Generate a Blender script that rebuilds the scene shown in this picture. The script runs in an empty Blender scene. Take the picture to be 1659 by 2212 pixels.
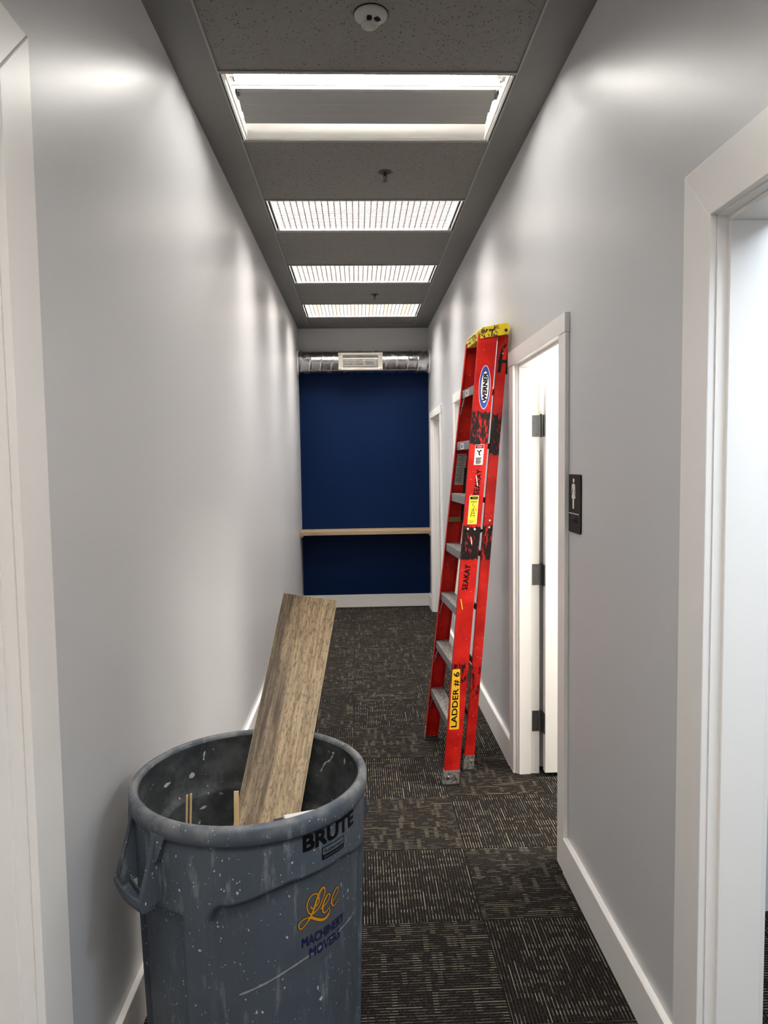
import bpy, bmesh, math, random
from mathutils import Vector, Matrix
from mathutils.geometry import tessellate_polygon
random.seed(7)
S = bpy.context.scene
COL = S.collection
R = math.radians

# ------------------------------------------------------------------ camera, world, exposure
CAM_H = 1.716
yaw, pitch, roll = 0.035755, -0.068618, -0.014031
fw = Vector((math.sin(yaw) * math.cos(pitch), math.cos(yaw) * math.cos(pitch), math.sin(pitch)))
rt = Vector((math.cos(yaw), -math.sin(yaw), 0.0))
up = rt.cross(fw)
rr = math.cos(roll) * rt + math.sin(roll) * up
uu = -math.sin(roll) * rt + math.cos(roll) * up
cam_data = bpy.data.cameras.new('camera')
cam = bpy.data.objects.new('camera', cam_data)
COL.objects.link(cam)
cam_data.sensor_fit = 'VERTICAL'
cam_data.sensor_height = 36.0
cam_data.lens = 1546.08 / 2212 * 36.0
cam_data.clip_start = 0.05
cam.matrix_world = Matrix(((rr.x, uu.x, -fw.x, 0), (rr.y, uu.y, -fw.y, 0), (rr.z, uu.z, -fw.z, CAM_H), (0, 0, 0, 1)))
S.camera = cam

world = bpy.data.worlds.new('world')
S.world = world
world.use_nodes = True
world.node_tree.nodes['Background'].inputs[0].default_value = (0.5, 0.55, 0.6, 1)
world.node_tree.nodes['Background'].inputs[1].default_value = 0.02
S.view_settings.view_transform = 'Standard'
S.view_settings.look = 'None'
S.view_settings.gamma = 1.0
S.view_settings.use_curve_mapping = False
S.view_settings.exposure = 1.32
S.cycles.max_bounces = 10
S.cycles.diffuse_bounces = 6
S.cycles.glossy_bounces = 5
S.cycles.sample_clamp_indirect = 6.0
S.cycles.caustics_reflective = False
S.cycles.caustics_refractive = False

def room_lamp(name, loc, sx, sy, watts, col):
    l = bpy.data.lights.new(name, 'AREA'); l.shape = 'RECTANGLE'
    l.size, l.size_y, l.energy, l.color = sx, sy, watts, col
    o = bpy.data.objects.new(name, l); COL.objects.link(o); o.location = loc
    return o
# ceiling lamps of the side rooms behind the right-hand wall
room_lamp('office_ceiling_lamp', (1.62, 0.85, 2.86), 1.2, 0.6, 19, (0.80, 0.90, 1.0))
room_lamp('washroom_ceiling_lamp', (2.1, 3.25, 2.84), 1.0, 0.9, 50, (1.0, 0.94, 0.86))
room_lamp('closet_ceiling_lamp', (1.8, 7.4, 2.86), 0.5, 0.5, 3, (1.0, 0.95, 0.88))
TUBE_OPEN = 46.0      # emission of the bare tubes
PANEL_EMIT = 19.0      # emission of the tubes and reflector above the louvers

# ------------------------------------------------------------------ material helper
class NT:
    def __init__(s, name, rough=0.5, metal=0.0, color=(0.8, 0.8, 0.8), spec=0.5):
        s.m = bpy.data.materials.new(name); s.m.use_nodes = True
        s.t = s.m.node_tree; s.b = s.t.nodes['Principled BSDF']
        s.set('Base Color', (*color, 1)); s.set('Roughness', rough); s.set('Metallic', metal)
        s.set('Specular IOR Level', spec)
    def set(s, k, v):
        if isinstance(v, bpy.types.NodeSocket): s.t.links.new(v, s.b.inputs[k])
        else: s.b.inputs[k].default_value = v
    def n(s, typ, ins=None, out=0, **props):
        nd = s.t.nodes.new(typ)
        for k, v in props.items(): setattr(nd, k, v)
        for k, v in (ins or {}).items():
            if isinstance(v, bpy.types.NodeSocket): s.t.links.new(v, nd.inputs[k])
            elif isinstance(v, (tuple, list)) and len(v) == 3 and nd.inputs[k].type == 'RGBA': nd.inputs[k].default_value = (*v, 1)
            else: nd.inputs[k].default_value = v
        return nd.outputs[out]
    def co(s, which='Object'): 
        nd = s.t.nodes.new('ShaderNodeTexCoord'); return nd.outputs[which]
    def math(s, op, a, b=0.0, c=0.0): return s.n('ShaderNodeMath', {0: a, 1: b, 2: c}, operation=op)
    def map(s, vec, loc=(0, 0, 0), rot=(0, 0, 0), scale=(1, 1, 1)):
        return s.n('ShaderNodeMapping', {'Vector': vec, 'Location': loc, 'Rotation': rot, 'Scale': scale})
    def noise(s, vec, scale=5, detail=3, rough=0.5): return s.n('ShaderNodeTexNoise', {'Vector': vec, 'Scale': scale, 'Detail': detail, 'Roughness': rough})
    def smooth(s, v, lo, hi, a=0.0, b=1.0):
        nd = s.t.nodes.new('ShaderNodeMapRange'); nd.interpolation_type = 'SMOOTHSTEP'
        s.t.links.new(v, nd.inputs[0])
        for i, x in enumerate((lo, hi, a, b)): nd.inputs[1 + i].default_value = x
        return nd.outputs[0]
    def mix(s, f, a, b):
        nd = s.t.nodes.new('ShaderNodeMix'); nd.data_type = 'RGBA'
        for k, v in ((0, f), (6, a), (7, b)):
            if isinstance(v, bpy.types.NodeSocket): s.t.links.new(v, nd.inputs[k])
            else: nd.inputs[k].default_value = (*v, 1) if isinstance(v, tuple) else v
        return nd.outputs[2]
    def sep(s, vec):
        nd = s.t.nodes.new('ShaderNodeSeparateXYZ'); s.t.links.new(vec, nd.inputs[0]); return nd.outputs
    def comb(s, x, y, z=0.0): return s.n('ShaderNodeCombineXYZ', {0: x, 1: y, 2: z})
    def bump(s, h, strength=0.2, dist=0.01):
        s.set('Normal', s.n('ShaderNodeBump', {'Height': h, 'Strength': strength, 'Distance': dist}))

def plain(name, color, rough=0.5, metal=0.0, spec=0.5): return NT(name, rough, metal, color, spec).m

def paint(name, color, rough, bump=0.06, scale=260, var=0.03, spec=0.5):
    t = NT(name, rough, 0, color, spec); c = t.co()
    big = t.noise(c, 1.3, 2)
    t.set('Base Color', t.mix(big, tuple(x * (1 - var) for x in color), tuple(x * (1 + var) for x in color)))
    t.bump(t.noise(c, scale, 2), bump, 0.002)
    return t.m

M = {}
M['wall'] = paint('grey_wall_paint', (0.57, 0.572, 0.585), 0.36, 0.07, 190)
M['wall_dark'] = M['wall']
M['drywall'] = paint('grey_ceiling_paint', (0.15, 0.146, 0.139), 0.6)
M['trim'] = paint('white_trim_paint', (0.86, 0.842, 0.82), 0.34, 0.03, 120, 0.015)
M['white_door'] = paint('white_door_paint', (0.80, 0.78, 0.755), 0.4, 0.03, 80, 0.015)
M['blue'] = paint('navy_wall_paint', (0.0010, 0.0120, 0.055), 0.5, 0.08, 190, 0.03, 0.12)
M['room_white'] = plain('white_room_paint', (0.7, 0.7, 0.69), 0.7)
M['hinge'] = plain('dark_steel_hinge', (0.10, 0.10, 0.105), 0.38, 0.85)
M['screw'] = plain('screw_steel', (0.05, 0.05, 0.05), 0.4, 0.8)
M['tee'] = plain('white_ceiling_grid', (0.24, 0.232, 0.22), 0.5)
M['fixture_white'] = plain('white_enamel', (0.80, 0.79, 0.76), 0.32)
M['cover'] = plain('shaded_white_enamel', (0.34, 0.335, 0.325), 0.4)  # white enamel of the ballast cover, its shade put into a darker colour
M['fixture_dark'] = plain('fixture_shadow_gap', (0.03, 0.03, 0.03), 0.6)
M['plastic_white'] = plain('white_plastic', (0.40, 0.385, 0.365), 0.5, 0, 0.3)
M['black'] = plain('black_plastic', (0.006, 0.006, 0.0065), 0.55, 0, 0.2)
M['galv'] = None

def mat_tile():
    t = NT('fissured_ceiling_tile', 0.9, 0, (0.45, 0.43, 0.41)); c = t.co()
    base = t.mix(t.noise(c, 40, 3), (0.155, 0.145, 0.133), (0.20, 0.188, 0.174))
    dist = t.n('ShaderNodeVectorMath', {0: c, 1: t.n('ShaderNodeVectorMath', {0: t.n('ShaderNodeTexNoise', {'Vector': c, 'Scale': 60.0}, out=1), 1: (0.012, 0.012, 0.012)}, operation='MULTIPLY')}, operation='ADD')
    v = t.n('ShaderNodeTexVoronoi', {'Vector': dist, 'Scale': 84.0, 'Randomness': 1.0})
    vc = t.n('ShaderNodeTexVoronoi', {'Vector': dist, 'Scale': 84.0, 'Randomness': 1.0}, out=1)
    rnd = t.sep(vc)[0]
    hole = t.math('LESS_THAN', v, t.math('MULTIPLY', t.math('SUBTRACT', rnd, 0.25), 0.46))
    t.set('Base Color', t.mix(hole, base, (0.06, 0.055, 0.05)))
    t.bump(t.math('SUBTRACT', t.noise(c, 300, 2), hole), 0.4, 0.002)
    return t.m
M['tile'] = mat_tile()

def mat_carpet():
    t = NT('striated_loop_carpet', 0.95, 0, (0.03, 0.025, 0.02), 0.15)
    c = t.co(); oi = t.t.nodes.new('ShaderNodeObjectInfo').outputs
    off = t.n('ShaderNodeVectorMath', {0: oi['Random'], 1: (37.0, 91.0, 13.0)}, operation='MULTIPLY')
    o = t.sep(off); p = t.sep(c)
    wn = lambda a, b, c_: t.n('ShaderNodeTexWhiteNoise', {'Vector': t.comb(a, b, c_)}, noise_dimensions='3D')
    line = t.math('DIVIDE', t.math('ADD', p[0], 5.0), 0.0118)
    li = t.math('FLOOR', line); lf = t.math('FRACT', line)
    stripe = t.math('MULTIPLY', t.smooth(lf, 0.30, 0.42), t.smooth(lf, 0.52, 0.66, 1.0, 0.0))
    def blocks(per, vlen, thr, k):      # runs of neighbouring yarns that share one short light dash
        B = t.math('FLOOR', t.math('DIVIDE', t.math('ADD', li, t.math('MULTIPLY', o[0], k)), per))
        v = t.math('ADD', t.math('DIVIDE', t.math('ADD', p[1], 5.0), vlen), wn(B, o[1], k))
        vi, vf = t.math('FLOOR', v), t.math('FRACT', v)
        return t.math('MULTIPLY', t.math('GREATER_THAN', wn(B, vi, t.math('ADD', o[2], k)), thr), t.math('MULTIPLY', t.smooth(vf, 0.0, 0.10), t.smooth(vf, 0.80, 0.95, 1.0, 0.0)))
    a = t.math('MAXIMUM', blocks(8.0, 0.022, 0.89, 1.0), blocks(5.0, 0.020, 0.91, 2.0))
    v2 = t.math('FLOOR', t.math('ADD', t.math('DIVIDE', t.math('ADD', p[1], 5.0), 0.115), t.math('MULTIPLY', wn(li, o[0], 3.0), 7.0)))
    b = t.math('GREATER_THAN', wn(li, v2, t.math('ADD', o[1], 5.0)), 0.965)
    v3 = t.math('FLOOR', t.math('ADD', t.math('DIVIDE', t.math('ADD', p[1], 5.0), 0.030), t.math('MULTIPLY', wn(li, o[2], 4.0), 9.0)))
    c3 = t.math('MULTIPLY', t.math('GREATER_THAN', wn(li, v3, t.math('ADD', o[0], 9.0)), 0.66), 0.42)
    light = t.math('MULTIPLY', t.math('MAXIMUM', t.math('MAXIMUM', t.math('MULTIPLY', a, t.smooth(wn(li, v3, o[1]), 0.0, 0.5, 0.5, 1.0)), b), c3), stripe)
    fuzz = t.noise(c, 330, 3, 0.75)
    speck = t.noise(t.map(c, scale=(1.0, 0.45, 1.0)), 240, 2)
    ground = t.mix(t.smooth(speck, 0.50, 0.72), (0.005, 0.0042, 0.0038), (0.040, 0.033, 0.028))
    base = t.mix(t.math('MULTIPLY', stripe, t.smooth(fuzz, 0.42, 0.60)), ground, (0.095, 0.078, 0.062))
    lightc = t.mix(wn(li, 1.0, o[2]), (0.20, 0.166, 0.118), (0.40, 0.35, 0.27))
    t.set('Base Color', t.mix(t.math('MULTIPLY', light, t.smooth(fuzz, 0.22, 0.42)), base, lightc))
    t.bump(t.math('ADD', t.math('MULTIPLY', stripe, 0.6), fuzz), 0.8, 0.004)
    return t.m
M['carpet'] = mat_carpet()
M['subfloor'] = plain('carpet_backing', (0.015, 0.013, 0.012), 0.95, 0, 0.1)

def mat_galv():
    t = NT('galvanized_steel', 0.2, 1.0, (0.55, 0.56, 0.57)); c = t.co()
    t.set('Roughness', t.smooth(t.noise(c, 14, 3), 0.3, 0.8, 0.14, 0.34))
    t.set('Base Color', t.mix(t.n('ShaderNodeTexVoronoi', {'Vector': c, 'Scale': 45.0}, out=1), (0.50, 0.51, 0.52), (0.60, 0.61, 0.62)))
    return t.m
M['galv'] = mat_galv()

def mat_wood(name, dark, mid, lite, axis=2, scale=1.0, rough=0.5):
    t = NT(name, rough, 0, mid); c = t.co()
    sc = [16 * scale] * 3; sc[axis] = 1.1 * scale
    g = t.noise(t.map(c, scale=tuple(sc)), 4, 6, 0.62)
    sc2 = [3.2 * scale] * 3; sc2[axis] = 0.55 * scale
    h = t.noise(t.map(c, loc=(3.3, 1.7, 0.4), scale=tuple(sc2)), 3, 3)
    sc3 = [60 * scale] * 3; sc3[axis] = 26 * scale
    k = t.noise(t.map(c, scale=tuple(sc3)), 2, 2)
    col = t.mix(t.smooth(g, 0.3, 0.7), dark, lite)
    col = t.mix(t.math('MULTIPLY', t.smooth(h, 0.42, 0.62), 0.85), col, mid)
    col = t.mix(t.math('MULTIPLY', t.smooth(k, 0.55, 0.66), 0.45), col, dark)
    t.set('Base Color', col); t.bump(g, 0.12, 0.003)
    return t.m

# ------------------------------------------------------------------ mesh helper
class MB:
    def __init__(s): s.v = []; s.f = []; s.mi = []; s.sm = []
    def add(s, verts, faces, mi=0, smooth=False):
        b = len(s.v); s.v += [tuple(x) for x in verts]
        for f in faces: s.f.append(tuple(b + i for i in f)); s.mi.append(mi); s.sm.append(smooth)
        return s
    def box(s, x0, x1, y0, y1, z0, z1, mi=0):
        v = [(x, y, z) for x in (x0, x1) for y in (y0, y1) for z in (z0, z1)]
        return s.add(v, [(0, 1, 3, 2), (4, 6, 7, 5), (0, 4, 5, 1), (2, 3, 7, 6), (0, 2, 6, 4), (1, 5, 7, 3)], mi)
    def hexa(s, b4, t4, mi=0):     # bottom ring of 4, top ring of 4
        return s.add(list(b4) + list(t4), [(3, 2, 1, 0), (4, 5, 6, 7), (0, 1, 5, 4), (1, 2, 6, 5), (2, 3, 7, 6), (3, 0, 4, 7)], mi)
    def beam(s, a, b, w, h, side=(0, 0, 1), mi=0):
        a, b = Vector(a), Vector(b); d = (b - a).normalized()
        u = d.cross(Vector(side)).normalized(); n = u.cross(d).normalized()
        q = [(-1, -1), (1, -1), (1, 1), (-1, 1)]
        return s.hexa([a + u * w / 2 * i + n * h / 2 * j for i, j in q], [b + u * w / 2 * i + n * h / 2 * j for i, j in q], mi)
    def tube(s, a, b, r, n=12, mi=0, r2=None, smooth=True, caps=True):
        a, b = Vector(a), Vector(b); d = (b - a).normalized()
        u = d.orthogonal().normalized(); w = d.cross(u); r2 = r if r2 is None else r2
        A = [a + (u * math.cos(2 * math.pi * i / n) + w * math.sin(2 * math.pi * i / n)) * r for i in range(n)]
        B = [b + (u * math.cos(2 * math.pi * i / n) + w * math.sin(2 * math.pi * i / n)) * r2 for i in range(n)]
        s.add(A + B, [(i, (i + 1) % n, n + (i + 1) % n, n + i) for i in range(n)], mi, smooth)
        if caps: s.add(A, [tuple(range(n - 1, -1, -1))], mi); s.add(B, [tuple(range(n))], mi)
        return s
    def lathe(s, prof, c=(0, 0, 0), n=32, mi=0, smooth=True):      # about z
        V = [(c[0] + r * math.cos(2 * math.pi * i / n), c[1] + r * math.sin(2 * math.pi * i / n), c[2] + z) for r, z in prof for i in range(n)]
        F = [(k * n + i, k * n + (i + 1) % n, (k + 1) * n + (i + 1) % n, (k + 1) * n + i) for k in range(len(prof) - 1) for i in range(n)]
        return s.add(V, F, mi, smooth)
    def extrude(s, poly, axis, a, b, mi=0):      # poly of 2-D points, extruded along axis from a to b
        def P(p, t):
            return {0: (t, p[0], p[1]), 1: (p[0], t, p[1]), 2: (p[0], p[1], t)}[axis]
        n = len(poly)
        s.add([P(p, a) for p in poly] + [P(p, b) for p in poly],
              [(i, (i + 1) % n, n + (i + 1) % n, n + i) for i in range(n)] + [tuple(range(n - 1, -1, -1)), tuple(range(n, 2 * n))], mi)
        return s
    def grid(s, rows, close_u=False, mi=0, smooth=True):
        nr, nc = len(rows), len(rows[0])
        V = [p for r in rows for p in r]
        F = []
        for i in range(nr - 1):
            for j in range(nc if close_u else nc - 1):
                F.append((i * nc + j, i * nc + (j + 1) % nc, (i + 1) * nc + (j + 1) % nc, (i + 1) * nc + j))
        return s.add(V, F, mi, smooth)
    def build(s, name, mats, parent=None, bevel=0.0, segs=2, origin=None, fix=True):
        me = bpy.data.meshes.new(name)
        o0 = Vector(origin) if origin is not None else (parent_origin(parent) if parent else Vector((0, 0, 0)))
        me.from_pydata([tuple(Vector(v) - o0) for v in s.v], [], s.f)
        mats = mats if isinstance(mats, (list, tuple)) else [mats]
        for m in mats: me.materials.append(m)
        for p, mi, sm in zip(me.polygons, s.mi, s.sm): p.material_index = mi; p.use_smooth = sm
        if fix:
            bm = bmesh.new(); bm.from_mesh(me); bmesh.ops.recalc_face_normals(bm, faces=bm.faces); bm.to_mesh(me); bm.free()
        o = bpy.data.objects.new(name, me); COL.objects.link(o)
        if parent is None: o.location = o0
        else: o.parent = parent
        if bevel:
            b = o.modifiers.new('bevel', 'BEVEL'); b.width = bevel; b.segments = segs; b.limit_method = 'ANGLE'; b.angle_limit = R(40)
        return o

def parent_origin(p):
    if 'build_origin' in p: return Vector(p['build_origin'])
    v = Vector((0, 0, 0))
    while p is not None:
        if 'build_origin' in p: return v + Vector(p['build_origin'])
        v += p.location; p = p.parent
    return v
def root(name, loc, label, cat, group=None):
    o = bpy.data.objects.new(name, None); COL.objects.link(o); o.location = loc; o.empty_display_size = 0.1
    return tag(o, label, cat, group)
def tag(o, label, cat=None, group=None, kind=None):
    o['label'] = label
    if cat: o['category'] = cat
    if group: o['group'] = group
    if kind: o['kind'] = kind
    return o
def struct(o, label, cat):
    return tag(o, label, cat, None, 'structure')

# flat print: 2-D shapes laid on a surface by a mapping (u, v, lift) -> point
def text2d(body, w=None, h=None, bold=0.0, shear=0.0, space=1.0):
    cu = bpy.data.curves.new('text', 'FONT'); cu.body = body; cu.size = 1.0; cu.shear = shear
    cu.space_character = space; cu.resolution_u = 3; cu.fill_mode = 'FRONT'
    o = bpy.data.objects.new('text', cu); COL.objects.link(o)
    dg = bpy.context.evaluated_depsgraph_get(); me = o.evaluated_get(dg).to_mesh()
    V = [(v.co.x, v.co.y) for v in me.vertices]; F = [tuple(p.vertices) for p in me.polygons]
    if bold:      # heavier strokes
        V0, F0, V, F = V, F, [], []
        for dx, dy in ((-1, -1), (1, -1), (1, 1), (-1, 1), (0, 0)):
            F += [tuple(i + len(V) for i in f) for f in F0]; V += [(x + dx * bold, y + dy * bold) for x, y in V0]
    o.evaluated_get(dg).to_mesh_clear(); bpy.data.objects.remove(o); bpy.data.curves.remove(cu)
    x0, x1 = min(v[0] for v in V), max(v[0] for v in V); y0, y1 = min(v[1] for v in V), max(v[1] for v in V)
    sx = w / (x1 - x0) if w else h / (y1 - y0); sy = h / (y1 - y0) if h else sx
    return [((x - (x0 + x1) / 2) * sx, (y - (y0 + y1) / 2) * sy) for x, y in V], F
def ell2d(a, b, n=40): return [(a * math.cos(2 * math.pi * i / n), b * math.sin(2 * math.pi * i / n)) for i in range(n)], [tuple(range(n))]
def rect2d(x0, x1, y0, y1): return [(x0, y0), (x1, y0), (x1, y1), (x0, y1)], [(0, 1, 2, 3)]
def rrect2d(w, h, r, n=5):
    V = []
    for cx, cy, a0 in ((w / 2 - r, h / 2 - r, 0), (-w / 2 + r, h / 2 - r, 90), (-w / 2 + r, -h / 2 + r, 180), (w / 2 - r, -h / 2 + r, 270)):
        for i in range(n + 1): a = R(a0 + 90 * i / n); V.append((cx + r * math.cos(a), cy + r * math.sin(a)))
    return V, [tuple(range(len(V)))]
def ribbon2d(pts, wid, sub=6):
    P = []
    n = len(pts)
    for i in range(n - 1):
        p0, p1, p2, p3 = pts[max(i - 1, 0)], pts[i], pts[i + 1], pts[min(i + 2, n - 1)]
        for k in range(sub):
            t = k / sub
            P.append(tuple(0.5 * (2 * p1[j] + (p2[j] - p0[j]) * t + (2 * p0[j] - 5 * p1[j] + 4 * p2[j] - p3[j]) * t * t + (3 * p1[j] - p0[j] - 3 * p2[j] + p3[j]) * t ** 3) for j in (0, 1)) + (i + t,))
    P.append((*pts[-1], n - 1.0))
    V, F = [], []
    for i, (x, y, t) in enumerate(P):
        a, b = P[max(i - 1, 0)], P[min(i + 1, len(P) - 1)]
        dx, dy = b[0] - a[0], b[1] - a[1]; l = math.hypot(dx, dy) or 1
        w = wid(t) / 2
        V += [(x - dy / l * w, y + dx / l * w), (x + dy / l * w, y - dx / l * w)]
        if i: F.append((2 * i - 2, 2 * i - 1, 2 * i + 1, 2 * i))
    return V, F
def print_mesh(name, layers, fmap, parent, step=0.0004, maxlen=None):
    """layers: (verts2d, faces, material, (dx, dy))"""
    mb = MB(); mats = []; 
    for k, (V, F, mat, d) in enumerate(layers):
        if mat not in mats: mats.append(mat)
        if maxlen:
            tris = []
            for f in F:
                if len(f) == 3: tris.append(tuple(V[q] for q in f))
                else:
                    for a, b, c in tessellate_polygon([[Vector((*V[q], 0)) for q in f]]): tris.append((V[f[a]], V[f[b]], V[f[c]]))
            done = []
            while tris:
                t = tris.pop(); L2 = [math.dist(t[k_], t[(k_ + 1) % 3]) for k_ in range(3)]; m_ = max(range(3), key=lambda q: L2[q])
                if L2[m_] <= maxlen: done.append(t); continue
                p, q_, r_ = t[m_], t[(m_ + 1) % 3], t[(m_ + 2) % 3]; h = ((p[0] + q_[0]) / 2, (p[1] + q_[1]) / 2)
                tris += [(p, h, r_), (h, q_, r_)]
            V = [p for t in done for p in t]; F = [(3 * q, 3 * q + 1, 3 * q + 2) for q in range(len(done))]
        mb.add([fmap(x + d[0], y + d[1], step * (k + 1)) for x, y in V], F, mats.index(mat))
    return mb.build(name, mats, parent, fix=False)

# ------------------------------------------------------------------ dimensions of the corridor
CEIL = 3.285
XR = 0.846
def lx(y): return -0.708 + 0.006 * (y - 2.0)      # the left wall closes in slightly towards the blue wall
YB, YF = -2.6, 8.48
TX0, TX1 = -0.535, 0.675                           # tiled strip of the ceiling
WT = 0.125                                         # wall thickness

# ------------------------------------------------------------------ floor and carpet tiles
floor = struct(MB().box(-1.2, 3.4, YB - 0.2, YF + 0.2, -0.08, -0.007).build('floor', M['subfloor'], origin=(0, 0, 0)), 'dark striped carpet tile floor of the corridor', 'floor')
def tile_mesh(w, h):
    mb = MB(); e = 0.004
    mb.hexa([(-w / 2, -h / 2, -0.007), (w / 2, -h / 2, -0.007), (w / 2, h / 2, -0.007), (-w / 2, h / 2, -0.007)],
            [(-w / 2, -h / 2, -0.0015), (w / 2, -h / 2, -0.0015), (w / 2, h / 2, -0.0015), (-w / 2, h / 2, -0.0015)])
    mb.hexa([(-w / 2, -h / 2, -0.0015), (w / 2, -h / 2, -0.0015), (w / 2, h / 2, -0.0015), (-w / 2, h / 2, -0.0015)],
            [(-w / 2 + e, -h / 2 + e, 0), (w / 2 - e, -h / 2 + e, 0), (w / 2 - e, h / 2 - e, 0), (-w / 2 + e, h / 2 - e, 0)])
    return mb
CX, CY, CT = -0.055, 4.06, 0.5
tmesh = None
for i in range(-2, 7):
    for j in range(-14, 10):
        x, y = CX + (i + 0.5) * CT, CY + (j + 0.5) * CT
        if i >= 2 and not (-1.2 < y < 4.8): continue
        if tmesh is None:
            o = tile_mesh(CT - 0.001, CT - 0.001).build('carpet_tile', M['carpet'], floor); tmesh = o.data
        else:
            o = bpy.data.objects.new('carpet_tile', tmesh); COL.objects.link(o); o.parent = floor
        o.location = (x, y, 0)
        o.rotation_euler = (0, 0, (0 if (i + j) % 2 else math.pi / 2) + math.pi * random.randint(0, 1))

# ------------------------------------------------------------------ walls
DOORS_R = {1: (0.72, 1.675, 2.277), 2: (2.945, 3.800, 2.222), 3: (5.23, 6.085, 2.215), 4: (7.235, 8.09, 2.205)}
mb = MB(); y = YB
for k in sorted(DOORS_R):
    a, b, h = DOORS_R[k]
    mb.box(XR, XR + WT, y, a - 0.018, 0, CEIL + 0.1); mb.box(XR, XR + WT, a - 0.018, b + 0.018, h + 0.018, CEIL + 0.1); y = b + 0.018
mb.box(XR, XR + WT, y, YF + 0.15, 0, CEIL + 0.1)
struct(mb.build('wall_right', M['wall']), 'grey painted right wall with four doorways', 'wall')
LD = (0.55, 1.49, 2.50)
def lslab(mb, ya, yb, z0, z1, t0, t1, mi=0):      # slab following the left wall; t measured into the corridor
    return mb.hexa([(lx(ya) + t0, ya, z0), (lx(ya) + t1, ya, z0), (lx(yb) + t1, yb, z0), (lx(yb) + t0, yb, z0)],
                   [(lx(ya) + t0, ya, z1), (lx(ya) + t1, ya, z1), (lx(yb) + t1, yb, z1), (lx(yb) + t0, yb, z1)], mi)
mb = MB()
lslab(mb, YB, LD[0] - 0.018, 0, CEIL + 0.1, -WT, 0); lslab(mb, LD[0] - 0.018, LD[1] + 0.018, LD[2] + 0.018, CEIL + 0.1, -WT, 0); lslab(mb, LD[1] + 0.018, YF + 0.15, 0, CEIL + 0.1, -WT, 0)
struct(mb.build('wall_left', M['wall']), 'long grey painted left wall', 'wall')
wb = MB().box(-0.95, XR, YF, YF + 0.15, 0, CEIL + 0.1).build('wall_back', M['blue']); struct(wb, 'navy blue end wall of the corridor', 'wall')
# grey paint band above the blue with a ragged lower edge
mb = MB(); n = 90; xa, xb = lx(YF), XR; top = []; bot = []
for i in range(n + 1):
    x = xa + (xb - xa) * i / n
    bot.append((x, YF - 0.0015, 3.022 + random.uniform(-0.004, 0.004) + 0.004 * math.sin(i * 0.5))); top.append((x, YF - 0.0015, CEIL))
mb.add(bot + top + [(p[0], YF + 0.001, p[2]) for p in bot], [(i, i + 1, n + 2 + i, n + 1 + i) for i in range(n)] + [(i + 1, i, 2 * n + 2 + i, 2 * n + 3 + i) for i in range(n)])
mb.build('grey_paint_band', M['wall'], wb)
struct(MB().box(-0.95, XR + WT, YB - 0.15, YB, 0, CEIL + 0.1).build('wall_front', M['wall']), 'grey wall closing the near end of the corridor', 'wall')
# side rooms behind the right wall
mb = MB(); x0 = XR + WT
for ya, yb, xw in ((-0.6, 2.55, 3.2), (2.62, 3.885, 3.0), (6.9, 8.62, 2.6)):
    mb.box(xw, xw + 0.1, ya, yb, 0, 2.9); mb.box(x0, xw, ya - 0.06, ya, 0, 2.9); mb.box(x0, xw, yb, yb + 0.06, 0, 2.9); mb.box(x0, xw + 0.1, ya - 0.06, yb + 0.06, 2.9, 2.98)
struct(mb.build('wall_side', M['room_white']), 'white walls of the side rooms beyond the open doorways', 'wall')

# ------------------------------------------------------------------ ceiling: painted border, tiles, grid
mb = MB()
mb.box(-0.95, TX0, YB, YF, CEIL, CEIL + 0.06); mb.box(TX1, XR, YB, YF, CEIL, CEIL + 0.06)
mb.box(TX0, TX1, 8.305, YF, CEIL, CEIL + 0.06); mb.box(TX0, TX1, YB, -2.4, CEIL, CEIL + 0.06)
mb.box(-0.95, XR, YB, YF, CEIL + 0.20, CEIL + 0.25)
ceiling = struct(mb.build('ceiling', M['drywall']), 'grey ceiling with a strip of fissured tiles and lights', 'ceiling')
LIGHTS = [(-1.20, -0.60), (0.20, 0.80), (3.00, 3.612), (4.403, 4.985), (5.811, 6.388), (7.205, 7.850)]
TILES = [(-2.4, -1.8), (-1.8, -1.2), (-0.6, 0.2), (0.8, 1.5), (1.5, 2.2), (2.2, 3.0), (3.612, 4.403), (4.985, 5.811), (6.388, 7.205), (7.850, 8.305)]
for a, b in TILES:
    MB().box(TX0 + 0.004, TX1 - 0.004, a + 0.004, b - 0.004, CEIL + 0.004, CEIL + 0.02).build('ceiling_tile', M['tile'], ceiling)
ys = sorted({a for a, b in TILES} | {b for a, b in TILES})
for yy in ys: MB().box(TX0, TX1, yy - 0.010, yy + 0.010, CEIL - 0.002, CEIL + 0.006).build('grid_tee', M['tee'], ceiling)
for xx in (TX0, TX1): MB().box(xx - 0.004, xx + 0.004, -2.4, 8.305, CEIL - 0.0025, CEIL + 0.006).build('grid_tee', M['tee'], ceiling)

# ------------------------------------------------------------------ baseboards
BH, BT = 0.152, 0.020
def bprof(t): return [(0, 0), (t, 0), (t, BH - 0.004), (t - 0.004, BH), (0, BH)]
mb = MB()
for ya, yb in ((YB, 0.60), (1.81, 2.843), (3.905, 5.125), (6.19, 7.13), (8.195, YF)):
    mb.extrude([(XR - a, b) for a, b in bprof(BT)], 1, ya, yb)
struct(mb.build('baseboard_right', M['trim']), 'white baseboard along the right wall', 'baseboard')
mb = MB(); lslab(mb, 1.63, YF, 0, BH, 0, BT); lslab(mb, YB, 0.40, 0, BH, 0, BT)
struct(mb.build('baseboard_left', M['trim'], bevel=0.003), 'white baseboard along the left wall', 'baseboard')
struct(MB().box(lx(YF) + BT, XR - BT, YF - BT, YF, 0, 0.150).build('baseboard_back', M['trim'], bevel=0.003), 'white baseboard under the navy end wall', 'baseboard')

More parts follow.
